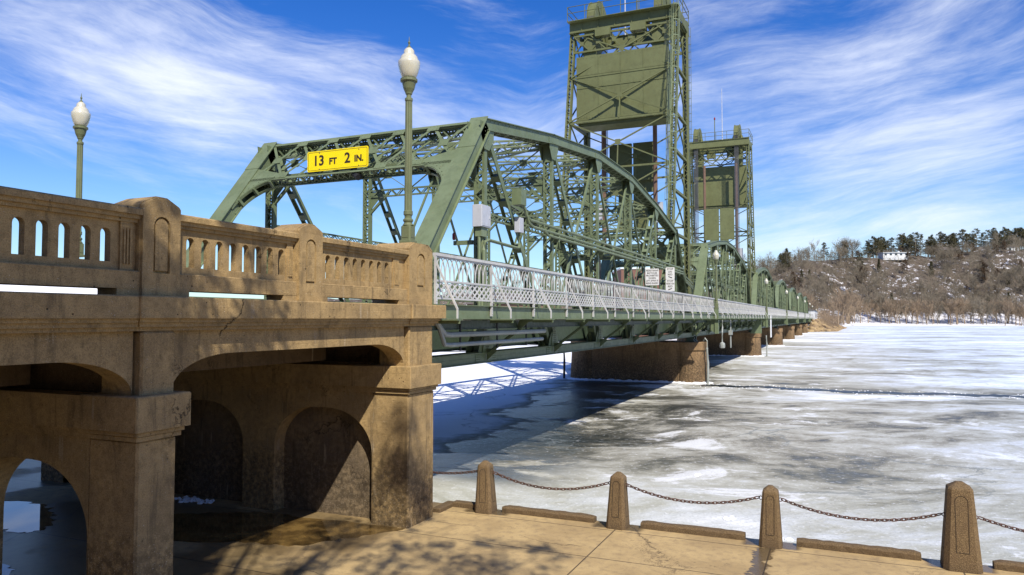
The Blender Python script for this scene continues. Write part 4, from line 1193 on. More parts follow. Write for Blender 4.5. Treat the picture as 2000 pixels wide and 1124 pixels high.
    b_ = MB(); b_.tube([(-14.5, 0.3, 23.4), (-14.5, 0.3, 26.3)], 0.06, 6)
    bo = b_.build('beacon_post', T, tw)
    b_ = MB(); b_.lathe(-14.5, 0.3, [(0.09, 26.3), (0.11, 26.35), (0.1, 26.55), (0.03, 26.65)], 10); b_.build('red_beacon', M['red'], bo)
    # caged ladder on the near rear leg
    b_ = MB(); xl = XN-0.05
    def LY(z): return yb(z)-0.42
    for sg in (-0.2, 0.2): b_.beam((xl+sg-0.05, LY(6.2), 6.2), (xl+sg-0.05, LY(25.0), 25.0), 0.05, 0.03)
    z = 6.5
    while z < 24.8: b_.tube([(xl-0.25, LY(z), z), (xl+0.15, LY(z), z)], 0.014, 4); z += 0.36
    z = 8.4
    hoops = []
    while z < 24.0:
        pts = [(xl-0.05+0.40*math.cos(math.pi*k/8), LY(z)-0.72*math.sin(math.pi*k/8), z) for k in range(9)]
        for k in range(8): b_.beam(pts[k], pts[k+1], 0.012, 0.06)
        hoops.append(pts); z += 1.25
    for k in (1, 3, 4, 5, 7):
        for a, c_ in zip(hoops[:-1], hoops[1:]): b_.beam(a[k], c_[k], 0.035, 0.010, (0, 1, 0))
    b_.build('caged_ladder', M['pipe'], tw)
    b_ = MB()
    # walkway brackets and stair treads down the outside of the front leg
    for i in range(34):
        z = 2.0+0.62*i; b_.beam((XN+0.09, YF+0.2, z), (XN+0.28, YF+0.2, z), 0.04, 0.03)
    for sg in (0.16, 0.28): b_.tube([(XN+sg, YF+0.2, 1.6), (XN+sg, YF+0.2, 23.2)], 0.018, 5)
    b_.build('rung_ladder', T, tw)
    return tw
tw = make_tower('tall green lift tower nearest the camera, with solid counterweight and caged ladder'); tw.location = (-14.7, 57.85, 0); tw.scale = (0.985, 1, 0.988)
tw2 = copy_tree(tw, (-14.7, 102.7, 0), 'second green lift tower, farther off, with a pale antenna mast on its platform', rotz=math.pi, skip=('antenna', 'beacon_post'))
# the second tower is the first turned round; give it its masts on the same platform
tw2.scale = (0.99, 1, 1.028)
tw_ant = [c for c in kids(tw) if c.name.startswith('antenna') or c.name.startswith('beacon_post')]
for c_ in tw_ant:
    k_ = copy_tree(c_, parent=tw2)

# ------------------------------------------------------------------ street lamps
def make_lamp(label):
    lp = thing('street_lamp', label, 'street lamp', (0, 0, 0), 'globe street lamps')
    g_ = M['lampg']
    b_ = MB()
    b_.cbox(-0.15, 0.15, -0.15, 0.15, 0.0, 0.06, 0.01); b_.cbox(-0.125, 0.125, -0.125, 0.125, 0.06, 0.40, 0.03)
    for sg in (-1, 1):
        b_.box(sg*0.126, sg*0.133, -0.08, 0.08, 0.12, 0.34); b_.box(-0.08, 0.08, sg*0.126, sg*0.133, 0.12, 0.34)
    b_.lathe(0, 0, [(0.13, 0.40), (0.09, 0.46), (0.115, 0.50), (0.115, 0.53), (0.08, 0.57), (0.085, 0.62), (0.105, 0.64), (0.105, 0.72), (0.085, 0.74)], 20)
    b_.build('base', g_, lp)
    b_ = MB(); b_.lathe(0, 0, [(0.088, 0.73), (0.084, 1.6), (0.078, 3.22), (0.078, 3.24)], 24, 0.12, (0, 1, 2)); b_.build('shaft', g_, lp)
    b_ = MB(); b_.lathe(0, 0, [(0.078, 3.23), (0.09, 3.25), (0.09, 3.30), (0.055, 3.33), (0.055, 3.38), (0.075, 3.40), (0.085, 3.44), (0.125, 3.52), (0.16, 3.67), (0.195, 3.69), (0.195, 3.745), (0.14, 3.76)], 20); b_.build('capital', g_, lp)
    b_ = MB(); b_.lathe(0, 0, [(0.130, 3.755), (0.165, 3.79), (0.205, 3.89), (0.243, 4.02), (0.252, 4.10), (0.250, 4.15), (0.216, 4.18), (0.212, 4.195), (0.190, 4.26), (0.150, 4.305), (0.126, 4.32), (0.122, 4.33), (0.118, 4.40), (0.090, 4.44), (0.05, 4.475)], 40); b_.build('globe', M['globe'], lp, smooth=True)
    b_ = MB(); b_.lathe(0, 0, [(0.045, 4.47), (0.05, 4.49), (0.02, 4.52), (0.018, 4.56), (0.032, 4.59), (0.012, 4.63), (0.008, 4.69), (0.001, 4.74)], 10); b_.build('finial', g_, lp)
    return lp
lamp = make_lamp('green fluted lamp post with milky globe standing on the end concrete post'); lamp.location = (-8.85, 14.28, 1.70)
copy_tree(lamp, (-19.85, 14.28, 1.76), 'green lamp post with milky globe behind the left part of the balustrade, against the sky')
# lamps on the railing line at each pier, on tall plain posts
ll = ['globe lamp on a tall green post on the rail beside the front lift tower', 'globe lamp on the rail just past the second lift tower', 'globe lamp past the second lift tower, third along the rail',
      'globe lamp on the rail, fourth from the front tower', 'globe lamp on the rail, fifth from the front tower', 'globe lamp on the rail, sixth from the front tower, near the rocks']
for y, lb in zip([58.0, 101.7, 143.7, 184.6, 225.5, 266.4], ll):
    l2 = copy_tree(lamp, (-8.45, y, 0.75), lb, 'globe street lamps')
    b_ = MB(); b_.box(-8.45-0.14, -8.45+0.14, y-0.14, y+0.14, -1.15, 0.78); b_.poly([[(-8.9, -0.9), (-8.59, -1.1), (-8.59, -0.1), (-8.9, -0.1)]], 'y', y-0.05, y+0.05)
    b_.build('pedestal', M['green'], l2, org=(-8.45, y, 0.75))
for x, y, z, lb in ((-9.0, 313, 0.6, 'small far globe lamp beyond the last truss span, nearest of the three on the causeway'), (-8.4, 345, -0.4, 'small far globe lamp on the causeway, middle of three'), (-9.6, 430, -1.3, 'small far globe lamp on the causeway, low against the twigs')):
    copy_tree(lamp, (x, y, z), lb)

# ------------------------------------------------------------------ sign on the portal, cabinets, conduits
def text_mesh(txt, size, name, m, parent, mtx, ext=0.004, bold=0.0, ax='CENTER'):
    cu = bpy.data.curves.new('t', 'FONT'); cu.body = txt; cu.size = size; cu.extrude = ext; cu.offset = bold; cu.align_x = ax; cu.align_y = 'CENTER'; cu.resolution_u = 3
    to = bpy.data.objects.new('t', cu); C.objects.link(to)
    dg = bpy.context.evaluated_depsgraph_get(); me = bpy.data.meshes.new_from_object(to.evaluated_get(dg)); bpy.data.objects.remove(to)
    me.transform(mtx); me.materials.clear(); me.materials.append(m); me.name = name
    o = bpy.data.objects.new(name, me); C.objects.link(o); o.parent = parent
    return o
def rrect(w_, h, r, n=5):
    out_ = []
    for cx_, cy_, a0 in ((w_/2-r, h/2-r, 0), (-w_/2+r, h/2-r, 90), (-w_/2+r, -h/2+r, 180), (w_/2-r, -h/2+r, 270)):
        for i in range(n+1): a = rad(a0+90*i/n); out_.append((cx_+r*math.cos(a), cy_+r*math.sin(a)))
    return out_
sx, sy, sz = -15.0, P0+PL-1.42, 5.24
sg_ = thing('height_sign', 'yellow clearance sign reading 13 FT 2 IN hung on the portal', 'road sign', (sx, sy, sz))
b_ = MB(); b_.poly([[(x, z) for x, z in rrect(2.44, 0.68, 0.06)]], 'y', 0.0, 0.02); b_.build('sign_panel', M['yellow'], sg_, org=(0, 0, 0))
b_ = MB(); b_.poly([rrect(2.37, 0.61, 0.05), list(reversed(rrect(2.345, 0.585, 0.045)))], 'y', -0.003, 0.001); b_.build('border', M['ink'], sg_, org=(0, 0, 0))
for bx_, bz_ in ((-0.72, -0.27), (0.86, 0.26), (-0.72, 0.27), (0.86, -0.27)):
    b_ = MB(); b_.rivets((bx_, -0.001, bz_), (bx_, -0.001, bz_), (0, -1, 0), n=1, r=0.022); b_.build('bolt', M['galv'], sg_, org=(0, 0, 0))
b_ = MB(); b_.box(-0.9, -0.82, 0.02, 0.5, -0.2, -0.12); b_.box(0.8, 0.88, 0.02, 0.5, -0.2, -0.12); b_.box(-0.35, 0.25, 0.25, 0.6, -0.55, -0.3); b_.build('bracket', M['green'], sg_, org=(0, 0, 0))
Rx = Matrix.Rotation(rad(90), 4, 'X')
for t, s_, x, z in (('13', 0.47, -0.75, 0.0), ('FT', 0.29, -0.17, -0.05), ('2', 0.47, 0.41, 0.0), ('IN.', 0.29, 0.86, -0.04)):
    text_mesh(t, s_, 'lettering', M['ink'], sg_, Matrix.Translation((x, -0.004, z)) @ Rx, 0.002, 0.012)
sg_.rotation_euler = (rad(0), 0, 0)
b_ = MB()
b_.tube([(-14.60, sy+0.35, 4.98), (-14.55, sy+0.25, 4.85), (-14.2, sy+0.1, 4.6)], 0.12, 8)
b_.build('portal_camera', M['black'], org=(-15, sy+0.2, 4.8), label='small dark device hanging under the portal beside the yellow sign', category='camera')

def textsign(name, label, cx_, y, z0, w_, h, lines, cat='sign', arrow=None, post_x=None):
    s_ = thing(name, label, cat, (cx_, y, z0), 'white rule signs by the walkway')
    b_ = MB(); b_.poly([rrect(w_, h, 0.04)], 'y', 0, 0.012); b_.build('sign_panel', M['signwhite'], s_, org=(0, 0, 0))
    n = len(lines); st_ = h*0.92/(n+(1.0 if arrow else 0))
    for i, t in enumerate(lines):
        o = text_mesh(t, st_*0.95, 'lettering', M['ink'], s_, Matrix.Translation((0, -0.003, h*0.46-st_*(i+0.5))) @ Rx, 0.001, 0.002)
        wd = max(v.co.x for v in o.data.vertices)*2
        if wd > w_*0.9:
            k = w_*0.9/wd; o.data.transform(Matrix.Diagonal((k, 1, 1, 1)))
    if arrow:
        b_ = MB(); zz = -h*0.46+st_*0.5; d = arrow
        b_.beam((-d*w_*0.2, -0.004, zz+st_*0.3), (d*w_*0.12, -0.004, zz-st_*0.12), 0.004, 0.05, (0, 0, 1))
        b_.poly([[(d*w_*0.25, zz-st_*0.32), (d*w_*0.02, zz-st_*0.22), (d*w_*0.16, zz+st_*0.1)]], 'y', -0.006, -0.001)
        b_.build('arrow', M['ink'], s_, org=(0, 0, 0))
    b_ = MB(); b_.beam((0, 0.03, -h/2-1.4), (0, 0.03, h/2), 0.05, 0.03, (0, 1, 0)); b_.build('post', M['galv'], s_, org=(0, 0, 0))
    return s_
textsign('rule_sign', 'white sign of six text lines above the rail, left of the stop signs', -9.70, 42.0, 2.38, 0.78, 0.95, ['PEDESTRIANS', 'BICYCLES', 'PROHIBITED', 'WHEN', 'LIFT SPAN IS', 'BEING RAISED'])
textsign('stop_sign', 'white stop on red sign with arrow pointing down right, upper of two', -9.62, 46.6, 2.85, 0.56, 0.74, ['STOP', 'ON', 'RED'], arrow=1)
textsign('stop_sign', 'white stop on red sign with arrow pointing down left, lower of two', -9.62, 46.6, 2.10, 0.56, 0.74, ['STOP', 'HERE ON', 'RED'], arrow=-1)
cb = thing('control_cabinet', 'large white metal cabinet mounted on the first near vertical above the railing', 'cabinet', (-10.26, P0+PL, 2.88))
b_ = MB(); b_.cbox(-0.17, 0.16, -0.60, 0.05, 0.0, 0.69, 0.012); b_.build('cabinet_body', M['cabinet'], cb, org=(0, 0, 0))
b_ = MB(); b_.box(0.161, 0.172, -0.57, 0.02, 0.03, 0.66); b_.box(0.172, 0.19, -0.08, -0.05, 0.28, 0.38); b_.build('door', M['cabinet'], cb, org=(0, 0, 0))
b_ = MB(); b_.tube([(0.0, -0.45, -2.7), (0.0, -0.45, 0.0)], 0.05, 6); b_.tube([(0.0, -0.25, -2.7), (0.0, -0.25, 0.0)], 0.05, 6); b_.box(-0.12, 0.1, -0.5, -0.1, -0.3, 0.0); b_.build('conduit', M['pipe'], cb, org=(0, 0, 0))
cb = thing('junction_box', 'smaller white box with tan side behind the large white cabinet', 'cabinet', (-10.15, P0+PL+2.3, 3.0))
b_ = MB(); b_.cbox(-0.11, 0.10, 0, 0.36, 0, 0.52, 0.01); b_.build('box_body', M['cabinet'], cb, org=(0, 0, 0))
b_ = MB(); b_.tube([(0, 0.2, 0), (0, 0.2, -0.45), (0, 0.1, -0.55), (0, -0.3, -0.55), (0.0, -2.3, -0.5), (0, -2.6, -0.6), (0, -2.65, -0.85), (0, -2.65, -2.2)], 0.055, 6); b_.build('conduit', M['pipe'], cb, org=(0, 0, 0))
xq = -10.0
pp = thing('conduit_run', 'three long green pipes running along the near truss at mid height', 'pipes', (xq, P0+PL+2.3, 3.4))
for k, (z, y0) in enumerate(((3.52, 2.8), (3.30, 3.0), (3.15, 4.6))):
    b_ = MB(); ys = P0+PL
    b_.tube([(xq, ys+y0-0.6, z+0.9-0.2*k), (xq, ys+y0-0.25, z+0.45), (xq, ys+y0, z+0.1), (xq, ys+y0+0.35, z), (xq, P0+PL*6.2, z), (xq, P0+PL*6.35, z-0.5), (xq, P0+PL*6.8, z-0.9)], 0.055, 7); b_.build('pipe', M['pipe'], pp)
b_ = MB(); b_.box(xq-0.18, xq+0.18, P0+PL+1.9, P0+PL+2.35, 3.9, 4.45); b_.build('junction', M['green'], pp)
b_ = MB()
for i in range(2, 7):
    b_ = MB(); b_.box(xq-0.3, xq+0.03, P0+PL*i-0.04, P0+PL*i+0.04, 3.0, 3.65); b_.build('hanger', M['green'], pp)
pp = thing('conduit_run', 'two grey conduits hung under the walkway beside the end concrete column', 'pipes', (-9.1, 16.0, -0.5))
for z, r_, y1 in ((-0.42, 0.075, 23.4), (-0.68, 0.06, 23.2)):
    b_ = MB(); b_.tube([(-9.1, 15.9, 0.05), (-9.1, 16.15, -0.2), (-9.1, 16.45, z+0.02), (-9.1, 16.8, z), (-9.1, y1, z)], r_, 8); b_.build('pipe', M['galv'], pp)
b_ = MB()
for y in (17.3, 19.6, 21.8):
    b_ = MB(); b_.box(-9.12, -9.08, y-0.02, y+0.02, -0.85, 0.0); b_.build('hanger', M['black'], pp)
# traffic signal and small warning light
ts = thing('traffic_signal', 'dark traffic signal with red lens among the truss members', 'traffic light', (-11.3, 36.5, 2.05))
b_ = MB(); b_.cbox(-0.17, 0.17, 0, 0.2, 0, 0.95, 0.02)
for k in range(3): b_.poly([[(0.13*math.cos(a*math.pi/6), 0.18+0.28*k+0.13*math.sin(a*math.pi/6)) for a in range(7)]], 'y', -0.2, -0.0)
b_.build('housing', M['black'], ts, org=(0, 0, 0))
b_ = MB(); b_.poly([[(0.1*math.cos(a*math.pi/6), 0.74+0.1*math.sin(a*math.pi/6)) for a in range(12)]], 'y', -0.01, 0.0); b_.build('lens', M['red'], ts, org=(0, 0, 0))
b_ = MB(); b_.tube([(0, 0.1, 0), (0, 0.1, -1.9)], 0.05, 6); b_.build('pole', M['galv'], ts, org=(0, 0, 0))
wl = thing('warning_light', 'small red warning light on a bracket left of the white cabinet', 'warning light', (-11.2, P0+PL, 2.55))
b_ = MB(); b_.beam((0.5, 0, -0.1), (-0.2, 0, -0.1), 0.08, 0.14); b_.build('arm', M['green'], wl, org=(0, 0, 0))
b_ = MB(); b_.lathe(-0.2, 0, [(0.04, 0.0), (0.055, 0.05), (0.055, 0.2), (0.02, 0.25)], 10); b_.build('lens', M['red'], wl, org=(0, 0, 0))
# things hanging under the lift span
b_ = MB(); b_.tube([(-8.35, 60.3, -0.1), (-8.35, 60.3, -0.7), (-8.35, 60.1, -1.1), (-8.35, 60.1, -1.9)], 0.06, 6); b_.lathe(-8.35, 60.1, [(0.10, -2.35), (0.2, -2.3), (0.22, -2.1), (0.2, -1.95), (0.05, -1.85)], 10)
b_.build('navigation_light', M['galv'], org=(-8.35, 60.3, -0.1), label='grey navigation light hanging on a bent pipe under the lift span', category='lamp')
b_ = MB(); b_.tube([(-8.4, 65.5, -0.05), (-8.4, 65.5, -2.5)], 0.06, 6); b_.box(-8.55, -8.25, 65.35, 65.65, -1.4, -1.0)
b_.build('hanging_pipe', M['galv'], org=(-8.4, 65.5, 0), label='straight pipe hanging under the lift span right of the navigation light', category='pipe')
b_ = MB(); b_.box(-8.2, -8.12, 103.5, 104.9, -2.5, 0.4)
b_.build('gauge_board', M['signwhite'], org=(-8.2, 104, -1), label='white clearance board fixed below the rail at the second pier', category='board')
b_ = MB(); b_.poly([[(93, -1.5), (98.5, -1.5), (98.5, -0.05), (97.2, -0.05)]], 'x', -9.0, -8.9) if False else b_.poly([[(-10.3, -1.9), (-8.9, -1.9), (-8.9, -0.1), (-9.3, -0.1)]], 'y', 99.0, 99.4)
b_.build('steel_bracket_plate', M['green'], org=(-9.4, 99.2, -1), label='large triangular green plate under the walkway before the second pier', category='bracket')

# ------------------------------------------------------------------ bollards, chains, kerbs
def make_bollard(h, wb, wt, label):
    bo = thing('bollard', label, 'bollard', (0, 0, 0), 'concrete bollards on the promenade edge')
    def sq(w_, z, c_=0.14):
        a = w_/2; c_ *= w_
        return [(-a+c_, -a, z), (a-c_, -a, z), (a, -a+c_, z), (a, a-c_, z), (a-c_, a, z), (-a+c_, a, z), (-a, a-c_, z), (-a, -a+c_, z)]
    b_ = MB(); hs_ = h-0.12
    b_.loft([sq(wb, -0.05), sq(wb-(wb-wt)*0.02, 0.02), sq(wt, hs_), sq(wt*0.93, hs_+0.03), sq(wt*0.28, h)], True)
    body = b_.build('body', M['boll'], bo, org=(0, 0, 0))
    # arched panel outline laid as a flat dark band on the four faces
    def face(mb, x, z):
        a = (wb-(wb-wt)*z/hs_)/2
        return (x, -a-0.0, z)
    pw = wt*0.27; z0, z1 = h*0.21, h*0.86
    ins = MB()
    for rot in range(4):
        t = MB()
        pts = arched(-pw, pw, z0, z1, 10); pin = arched(-pw+0.014, pw-0.014, z0+0.014, z1-0.014, 10)
        n = len(pts); bb = len(t.v)
        for lst, dd in ((pts, 0.0035), (pin, 0.0035)):
            for x, z in lst:
                a = (wb-(wb-wt)*z/hs_)/2; t.v.append((x, -a-dd, z))
        for i in range(n): j = (i+1) % n; t.f.append((bb+i, bb+j, bb+n+j, bb+n+i))
        cr, sr = math.cos(rot*math.pi/2), math.sin(rot*math.pi/2)
        t.v = [(x*cr-y*sr, x*sr+y*cr, z) for x, y, z in t.v]
        ins.merge(t)
    ins.build('panel_groove', M['groove'], bo, org=(0, 0, 0))
    b_ = MB()
    for sg in (-1, 1):
        xx = sg*(wb/2-(wb-wt)/2*0.75)
        b_.tube([(xx+sg*(0.02+0.035*math.cos(a*math.pi/4)), 0, 0.92+0.035*math.sin(a*math.pi/4)) for a in range(9)], 0.009, 6)
    b_.build('eye_ring', M['rust'], bo, org=(0, 0, 0))
    return bo
bx = [-7.58, -4.42, -1.29, 1.97, 5.15]
BYY = 15.72
bl = make_bollard(1.18, 0.44, 0.30, 'tapered concrete bollard nearest the concrete pier'); bl.location = (bx[0], BYY, ZG); bl.rotation_euler = (0.008, -0.012, 0.03)
copy_tree(bl, (bx[1], BYY, ZG), 'tapered concrete bollard on the kerb line, second from the concrete pier').rotation_euler = (-0.01, 0.015, -0.04)
copy_tree(bl, (bx[2], BYY-0.03, ZG), 'tapered concrete bollard with a wet trail running from its foot').rotation_euler = (0.006, 0.008, 0.02)
b4 = make_bollard(1.54, 0.62, 0.40, 'large tapered concrete bollard, tallest of the row'); b4.location = (bx[3], BYY-0.02, ZG)
# chains of real links
def chain(p0, p1, sag, label):
    L = dist(p0, p1); n = int(L*1.03/0.083); b_ = MB()
    pts = [add(lerp(p0, p1, i/n), (0, 0, -sag*4*(i/n)*(1-i/n))) for i in range(n+1)]
    for i in range(n):
        a, c_ = pts[i], pts[i+1]; d = norm(sub(c_, a)); s_ = norm(cross(d, (0, 0, 1))); u = cross(s_, d)
        m_ = lerp(a, c_, 0.5); ang = math.pi/4 if i % 2 else -math.pi/4
        e = add(tuple(v*math.cos(ang) for v in s_), u, math.sin(ang))
        hl, hw = 0.060, 0.026; ring = []
        for k in range(12):
            t = 2*math.pi*k/12; cx_ = math.cos(t); 
            ring.append(add(add(m_, d, hl*(abs(cx_)**0.7)*(1 if cx_ > 0 else -1)), e, hw*math.sin(t)))
        ring.append(ring[0]); b_.tube(ring, 0.0105, 5, False)
    return b_.build('chain', M['rust'], org=p0, label=label, category='chain', group='rusty chains between the bollards')
def endx(i, s_): w_ = (0.44, 0.30) if i != 3 else (0.62, 0.40); h = 1.06 if i != 3 else 1.42; return bx[i]+s_*((w_[0]-(w_[0]-w_[1])*0.92/h)/2+0.06)
zc = ZG+0.92
chain((-10.6, BYY+0.25, zc), (endx(0, -1), BYY, zc), 0.16, 'rusty chain running from the concrete pier to the first bollard')
chain((endx(0, 1), BYY, zc), (endx(1, -1), BYY, zc), 0.24, 'rusty chain hanging between the two bollards nearest the pier')
chain((endx(1, 1), BYY, zc), (endx(2, -1), BYY, zc), 0.23, 'rusty chain ending at the bollard with the wet trail, on its left')
chain((endx(2, 1), BYY, zc), (endx(3, -1), BYY, zc), 0.24, 'rusty chain hanging left of the large bollard')
chain((endx(3, 1), BYY, zc), (5.0, BYY, zc), 0.22, 'rusty chain leaving the frame right of the large bollard')
def kerb(x0, x1, label):
    b_ = MB(); n = max(4, int((x1-x0)/0.12)); random.seed(int(abs(x0)*100)); rings = []
    for i in range(n+1):
        x = x0+(x1-x0)*i/n; j = lambda s_=0.008: random.uniform(-s_, s_)
        e = 0.02 if i in (0, n) else 0.0
        rings.append([(x, 15.80+e+j(), ZG-0.02), (x, 16.02-e, ZG-0.02), (x, 16.02-e+j(), ZG+0.11-e+j()), (x, 15.98+j(), ZG+0.14-e+j()), (x, 15.84+j(), ZG+0.14-e+j()), (x, 15.80+e+j(), ZG+0.10-e+j())])
    b_.loft(rings, True)
    return b_.build('kerb', M['boll'], org=(x0, 15.9, ZG), label=label, category='kerb', group='weathered concrete kerbs on the promenade edge')
kerb(-7.22, -4.98, 'weathered concrete kerb between the two bollards nearest the pier')
kerb(-3.95, -1.80, 'weathered concrete kerb left of the bollard with the wet trail')
kerb(-0.82, 1.35, 'weathered concrete kerb left of the large bollard')
kerb(2.50, 4.9, 'weathered concrete kerb right of the large bollard, cut by the frame')
b_ = MB(); b_.cbox(-8.72, -8.50, 15.18, 15.95, ZG-0.02, ZG+0.10, 0.02); b_.cbox(-8.52, -7.86, 15.80, 16.02, ZG-0.02, ZG+0.12, 0.02)
b_.build('kerb', M['boll'], org=(-8.3, 15.9, ZG), label='L-shaped kerb corner beside the foot of the concrete pier', category='kerb', group='weathered concrete kerbs on the promenade edge')

# ------------------------------------------------------------------ open water crack and ice lumps
random.seed(8)
def strip(pts, wd, z, m, name, kind):
    L_, R_ = [], []
    for i, (x, y) in enumerate(pts):
        w_ = wd*random.uniform(0.5, 1.25); L_.append((x, y+w_)); R_.append((x, y-w_))
    b_ = MB(); b_.poly([L_+list(reversed(R_))], 'z', z, z-0.01); o = b_.build(name, m); o['kind'] = kind; return o
cp = [(-9.4+0.25*i, 56.0+0.5*math.sin(i*0.11)+0.3*math.sin(i*0.43)-0.004*i) for i in range(230)]
strip(cp, 0.85, ZI+0.012, M['open'], 'open_water', 'structure')
def lumps(name, n, area, rs, seed, m, z0=ZI):
    random.seed(seed); b_ = MB()
    for i in range(n):
        x, y = area(); r = random.uniform(*rs); k = 7
        rings = []
        for rr_, zz in ((1.0, -0.1), (1.0, 0.25), (0.62, 0.62), (0.15, 0.8)):
            rings.append([(x+r*rr_*random.uniform(.7, 1.25)*math.cos(2*math.pi*j/k), y+r*rr_*random.uniform(.7, 1.25)*math.sin(2*math.pi*j/k), z0+r*zz*random.uniform(.7, 1.1)) for j in range(k)])
        b_.loft(rings, True)
    return b_.build(name, m)
def ar1():
    c_ = random.choice(cp); return c_[0]+random.uniform(-.4, .4), c_[1]+random.choice((-1, 1))*random.uniform(.5, 1.9)
o = lumps('ice_rubble', 420, ar1, (0.02, 0.06), 3, M['snow']); o['kind'] = 'stuff'
o['label'] = 'crumbled ice along the open crack'
for i, (x, y, r, lb) in enumerate(((-2.6, 19.2, 0.11, 'lump of white snow on the ice behind the second chain'), (-1.2, 17.9, 0.09, 'small white ice lump behind the third bollard'), (-0.2, 16.9, 0.06, 'small white ice lump just beyond the kerb left of the large bollard'),
                                   (2.75, 17.3, 0.10, 'white ice lump right of the large bollard'), (-6.0, 16.7, 0.07, 'small ice lump just beyond the first kerb'), (-4.1, 24.0, 0.09, 'far small ice lump on open ice'))):
    o = lumps('ice_lump', 3, lambda: (x+random.uniform(-.12, .12), y+random.uniform(-.1, .1)), (r*0.6, r), 20+i, M['snow'])
    o['label'] = lb; o['category'] = 'ice lump'; o['group'] = 'white lumps on the ice'
o = lumps('slush', 60, lambda: (-14.6+random.gauss(0, 0.35), 13.75+random.gauss(0, 0.08)), (0.02, 0.07), 33, M['snow'], ZG); o['kind'] = 'stuff'

# ------------------------------------------------------------------ rock bank and causeway
random.seed(12)
def toe(y): return -10+9*min(1, max(0, (y-296)/12))+0.035*max(0, y-308)
def bank_z(x, y):            # flank and nose of the causeway
    h = min(1, max(0, (y-296)/11.5)); zc_ = -5.2+4.75*h
    if x <= -9: return zc_
    t = min(1, (x+9)/max(0.5, toe(y)+9)); return zc_+(-5.2-zc_)*t
b_ = MB(); ys = [295, 299, 303, 307.5, 312, 325, 345, 370, 400, 440, 480, 520, 570]
for y in ys:
    for k in range(8):
        u = k/7; x = -45 if k == 0 else -25 if k == 1 else -9+(toe(y)+1.0+9)*(k-2)/5
        z = (-5.4 if k == 0 else bank_z(x, y))-0.45
        b_.v.append((x, y, z))
for i in range(len(ys)-1):
    for j in range(7): k = i*8+j; b_.f.append((k, k+1, k+9, k+8))
o = b_.build('causeway', M['hill']); o['kind'] = 'structure'
b_ = MB()
def rockring(b_, x, y, z, r):
    k = 6; rings = []
    sx_, sy_, sz_ = random.uniform(.7, 1.4), random.uniform(.7, 1.4), random.uniform(.5, .9)
    for rr_, zz in ((0.55, -0.7), (1.0, -0.1), (0.85, 0.45), (0.3, 0.8)):
        a0 = random.uniform(0, .5)
        rings.append([(x+r*sx_*rr_*random.uniform(.75, 1.2)*math.cos(a0+2*math.pi*j/k), y+r*sy_*rr_*random.uniform(.75, 1.2)*math.sin(a0+2*math.pi*j/k), z+r*sz_*zz*random.uniform(.8, 1.15)) for j in range(k)])
    b_.loft(rings, True)
for i in range(2300):
    y = 296+(random.random()**1.7)*150; x = -24+random.random()*15 if (y < 309 and random.random() < .45) else -9.2+random.random()*(toe(y)+9.6)
    rockring(b_, x, y, bank_z(x, y)-0.15+random.uniform(-.1, .35), random.uniform(0.35, 1.05))
o = b_.build('rock_bank', M['rock']); o['kind'] = 'stuff'; o['label'] = 'tan riprap rocks piled on the bank at the far end of the bridge'
# white building past the bridge end
hb = thing('white_building', 'small white gabled building beyond the far end of the bridge', 'building', (-9.7, 309, -0.5))
b_ = MB(); b_.box(-3, 1.6, 0, 40, 0, 3.6); b_.build('wall', M['housew'], hb, org=(0, 0, 0))
b_ = MB(); b_.poly([[(-3.4, 3.6), (2.0, 3.6), (-0.7, 4.7)]], 'y', -0.3, 40.3); b_.build('roof', M['roofd'], hb, org=(0, 0, 0))
for k in range(3):
    b_ = MB(); b_.box(1.6, 1.66, 5+12*k, 8+12*k, 0.8, 2.6); b_.build('window', M['window'], hb, org=(0, 0, 0))

# ------------------------------------------------------------------ buildings in the distance
def house(name, label, px, F_, gy, wpx, hm, m, flat=True, deep=9):
    R_ = (px-1000)/1444*F_; z = (622.5-gy)/1444*F_; w_ = wpx/1444*F_
    x, y = cw(R_, F_); h = thing(name, label, 'house', (x, y, z)); h.rotation_euler = (0, 0, TH)
    b_ = MB(); b_.box(-w_/2, w_/2, 0, deep, -3, hm); b_.build('wall', m, h, org=(0, 0, 0))
    b_ = MB()
    if flat: b_.box(-w_/2-0.6, w_/2+0.6, -0.9, deep+0.5, hm, hm+0.4); b_.box(w_*0.15, w_*0.22, 3, 4.4, hm+0.4, hm+1.5)
    else: b_.poly([[(-0.7, hm), (deep+0.7, hm), (deep/2, hm+deep*0.36)]], 'x', -w_/2-0.5, w_/2+0.5)
    b_.build('roof', M['roofd'] if not flat else M['housew'], h, org=(0, 0, 0))
    nw = max(2, int(w_/4))
    for k in range(nw):
        c_ = -w_/2+w_*(k+0.5)/nw; b_ = MB(); b_.box(c_-0.9, c_+0.9, -0.06, 0.0, 0.9, hm-0.7); b_.build('window', M['window'], h, org=(0, 0, 0))
    return h
house('flat_roofed_house', 'long low white house on the snowy bluff top', 1752, 622, 501, 50, 3.1, M['housew'])
house('brown_house', 'low brown house under pines on the bluff, right of the white house', 1860, 640, 496, 34, 3.2, M['housebr'], False)
house('white_cottage', 'white gabled cottage among pines at the right end of the bluff', 1982, 640, 494, 26, 5.0, M['housew'], False)
house('grey_cabin', 'small dim cabin on the bluff between the brown house and the white cottage', 1925, 645, 494, 22, 2.6, M['housebr'], False)
bk = thing('brick_building', 'red brick building with pale coping seen through the truss', 'building', (*cw(26, 165), ZI))
bk.rotation_euler = (0, 0, TH)
b_ = MB(); b_.box(-1.6, 9.6, 0, 14, -0.5, 16.0); b_.build('wall', M['brick'], bk, org=(0, 0, 0))
b_ = MB(); b_.box(-1.8, 9.8, -0.2, 14.2, 16.0, 16.35); b_.build('roof', M['housew'], bk, org=(0, 0, 0))
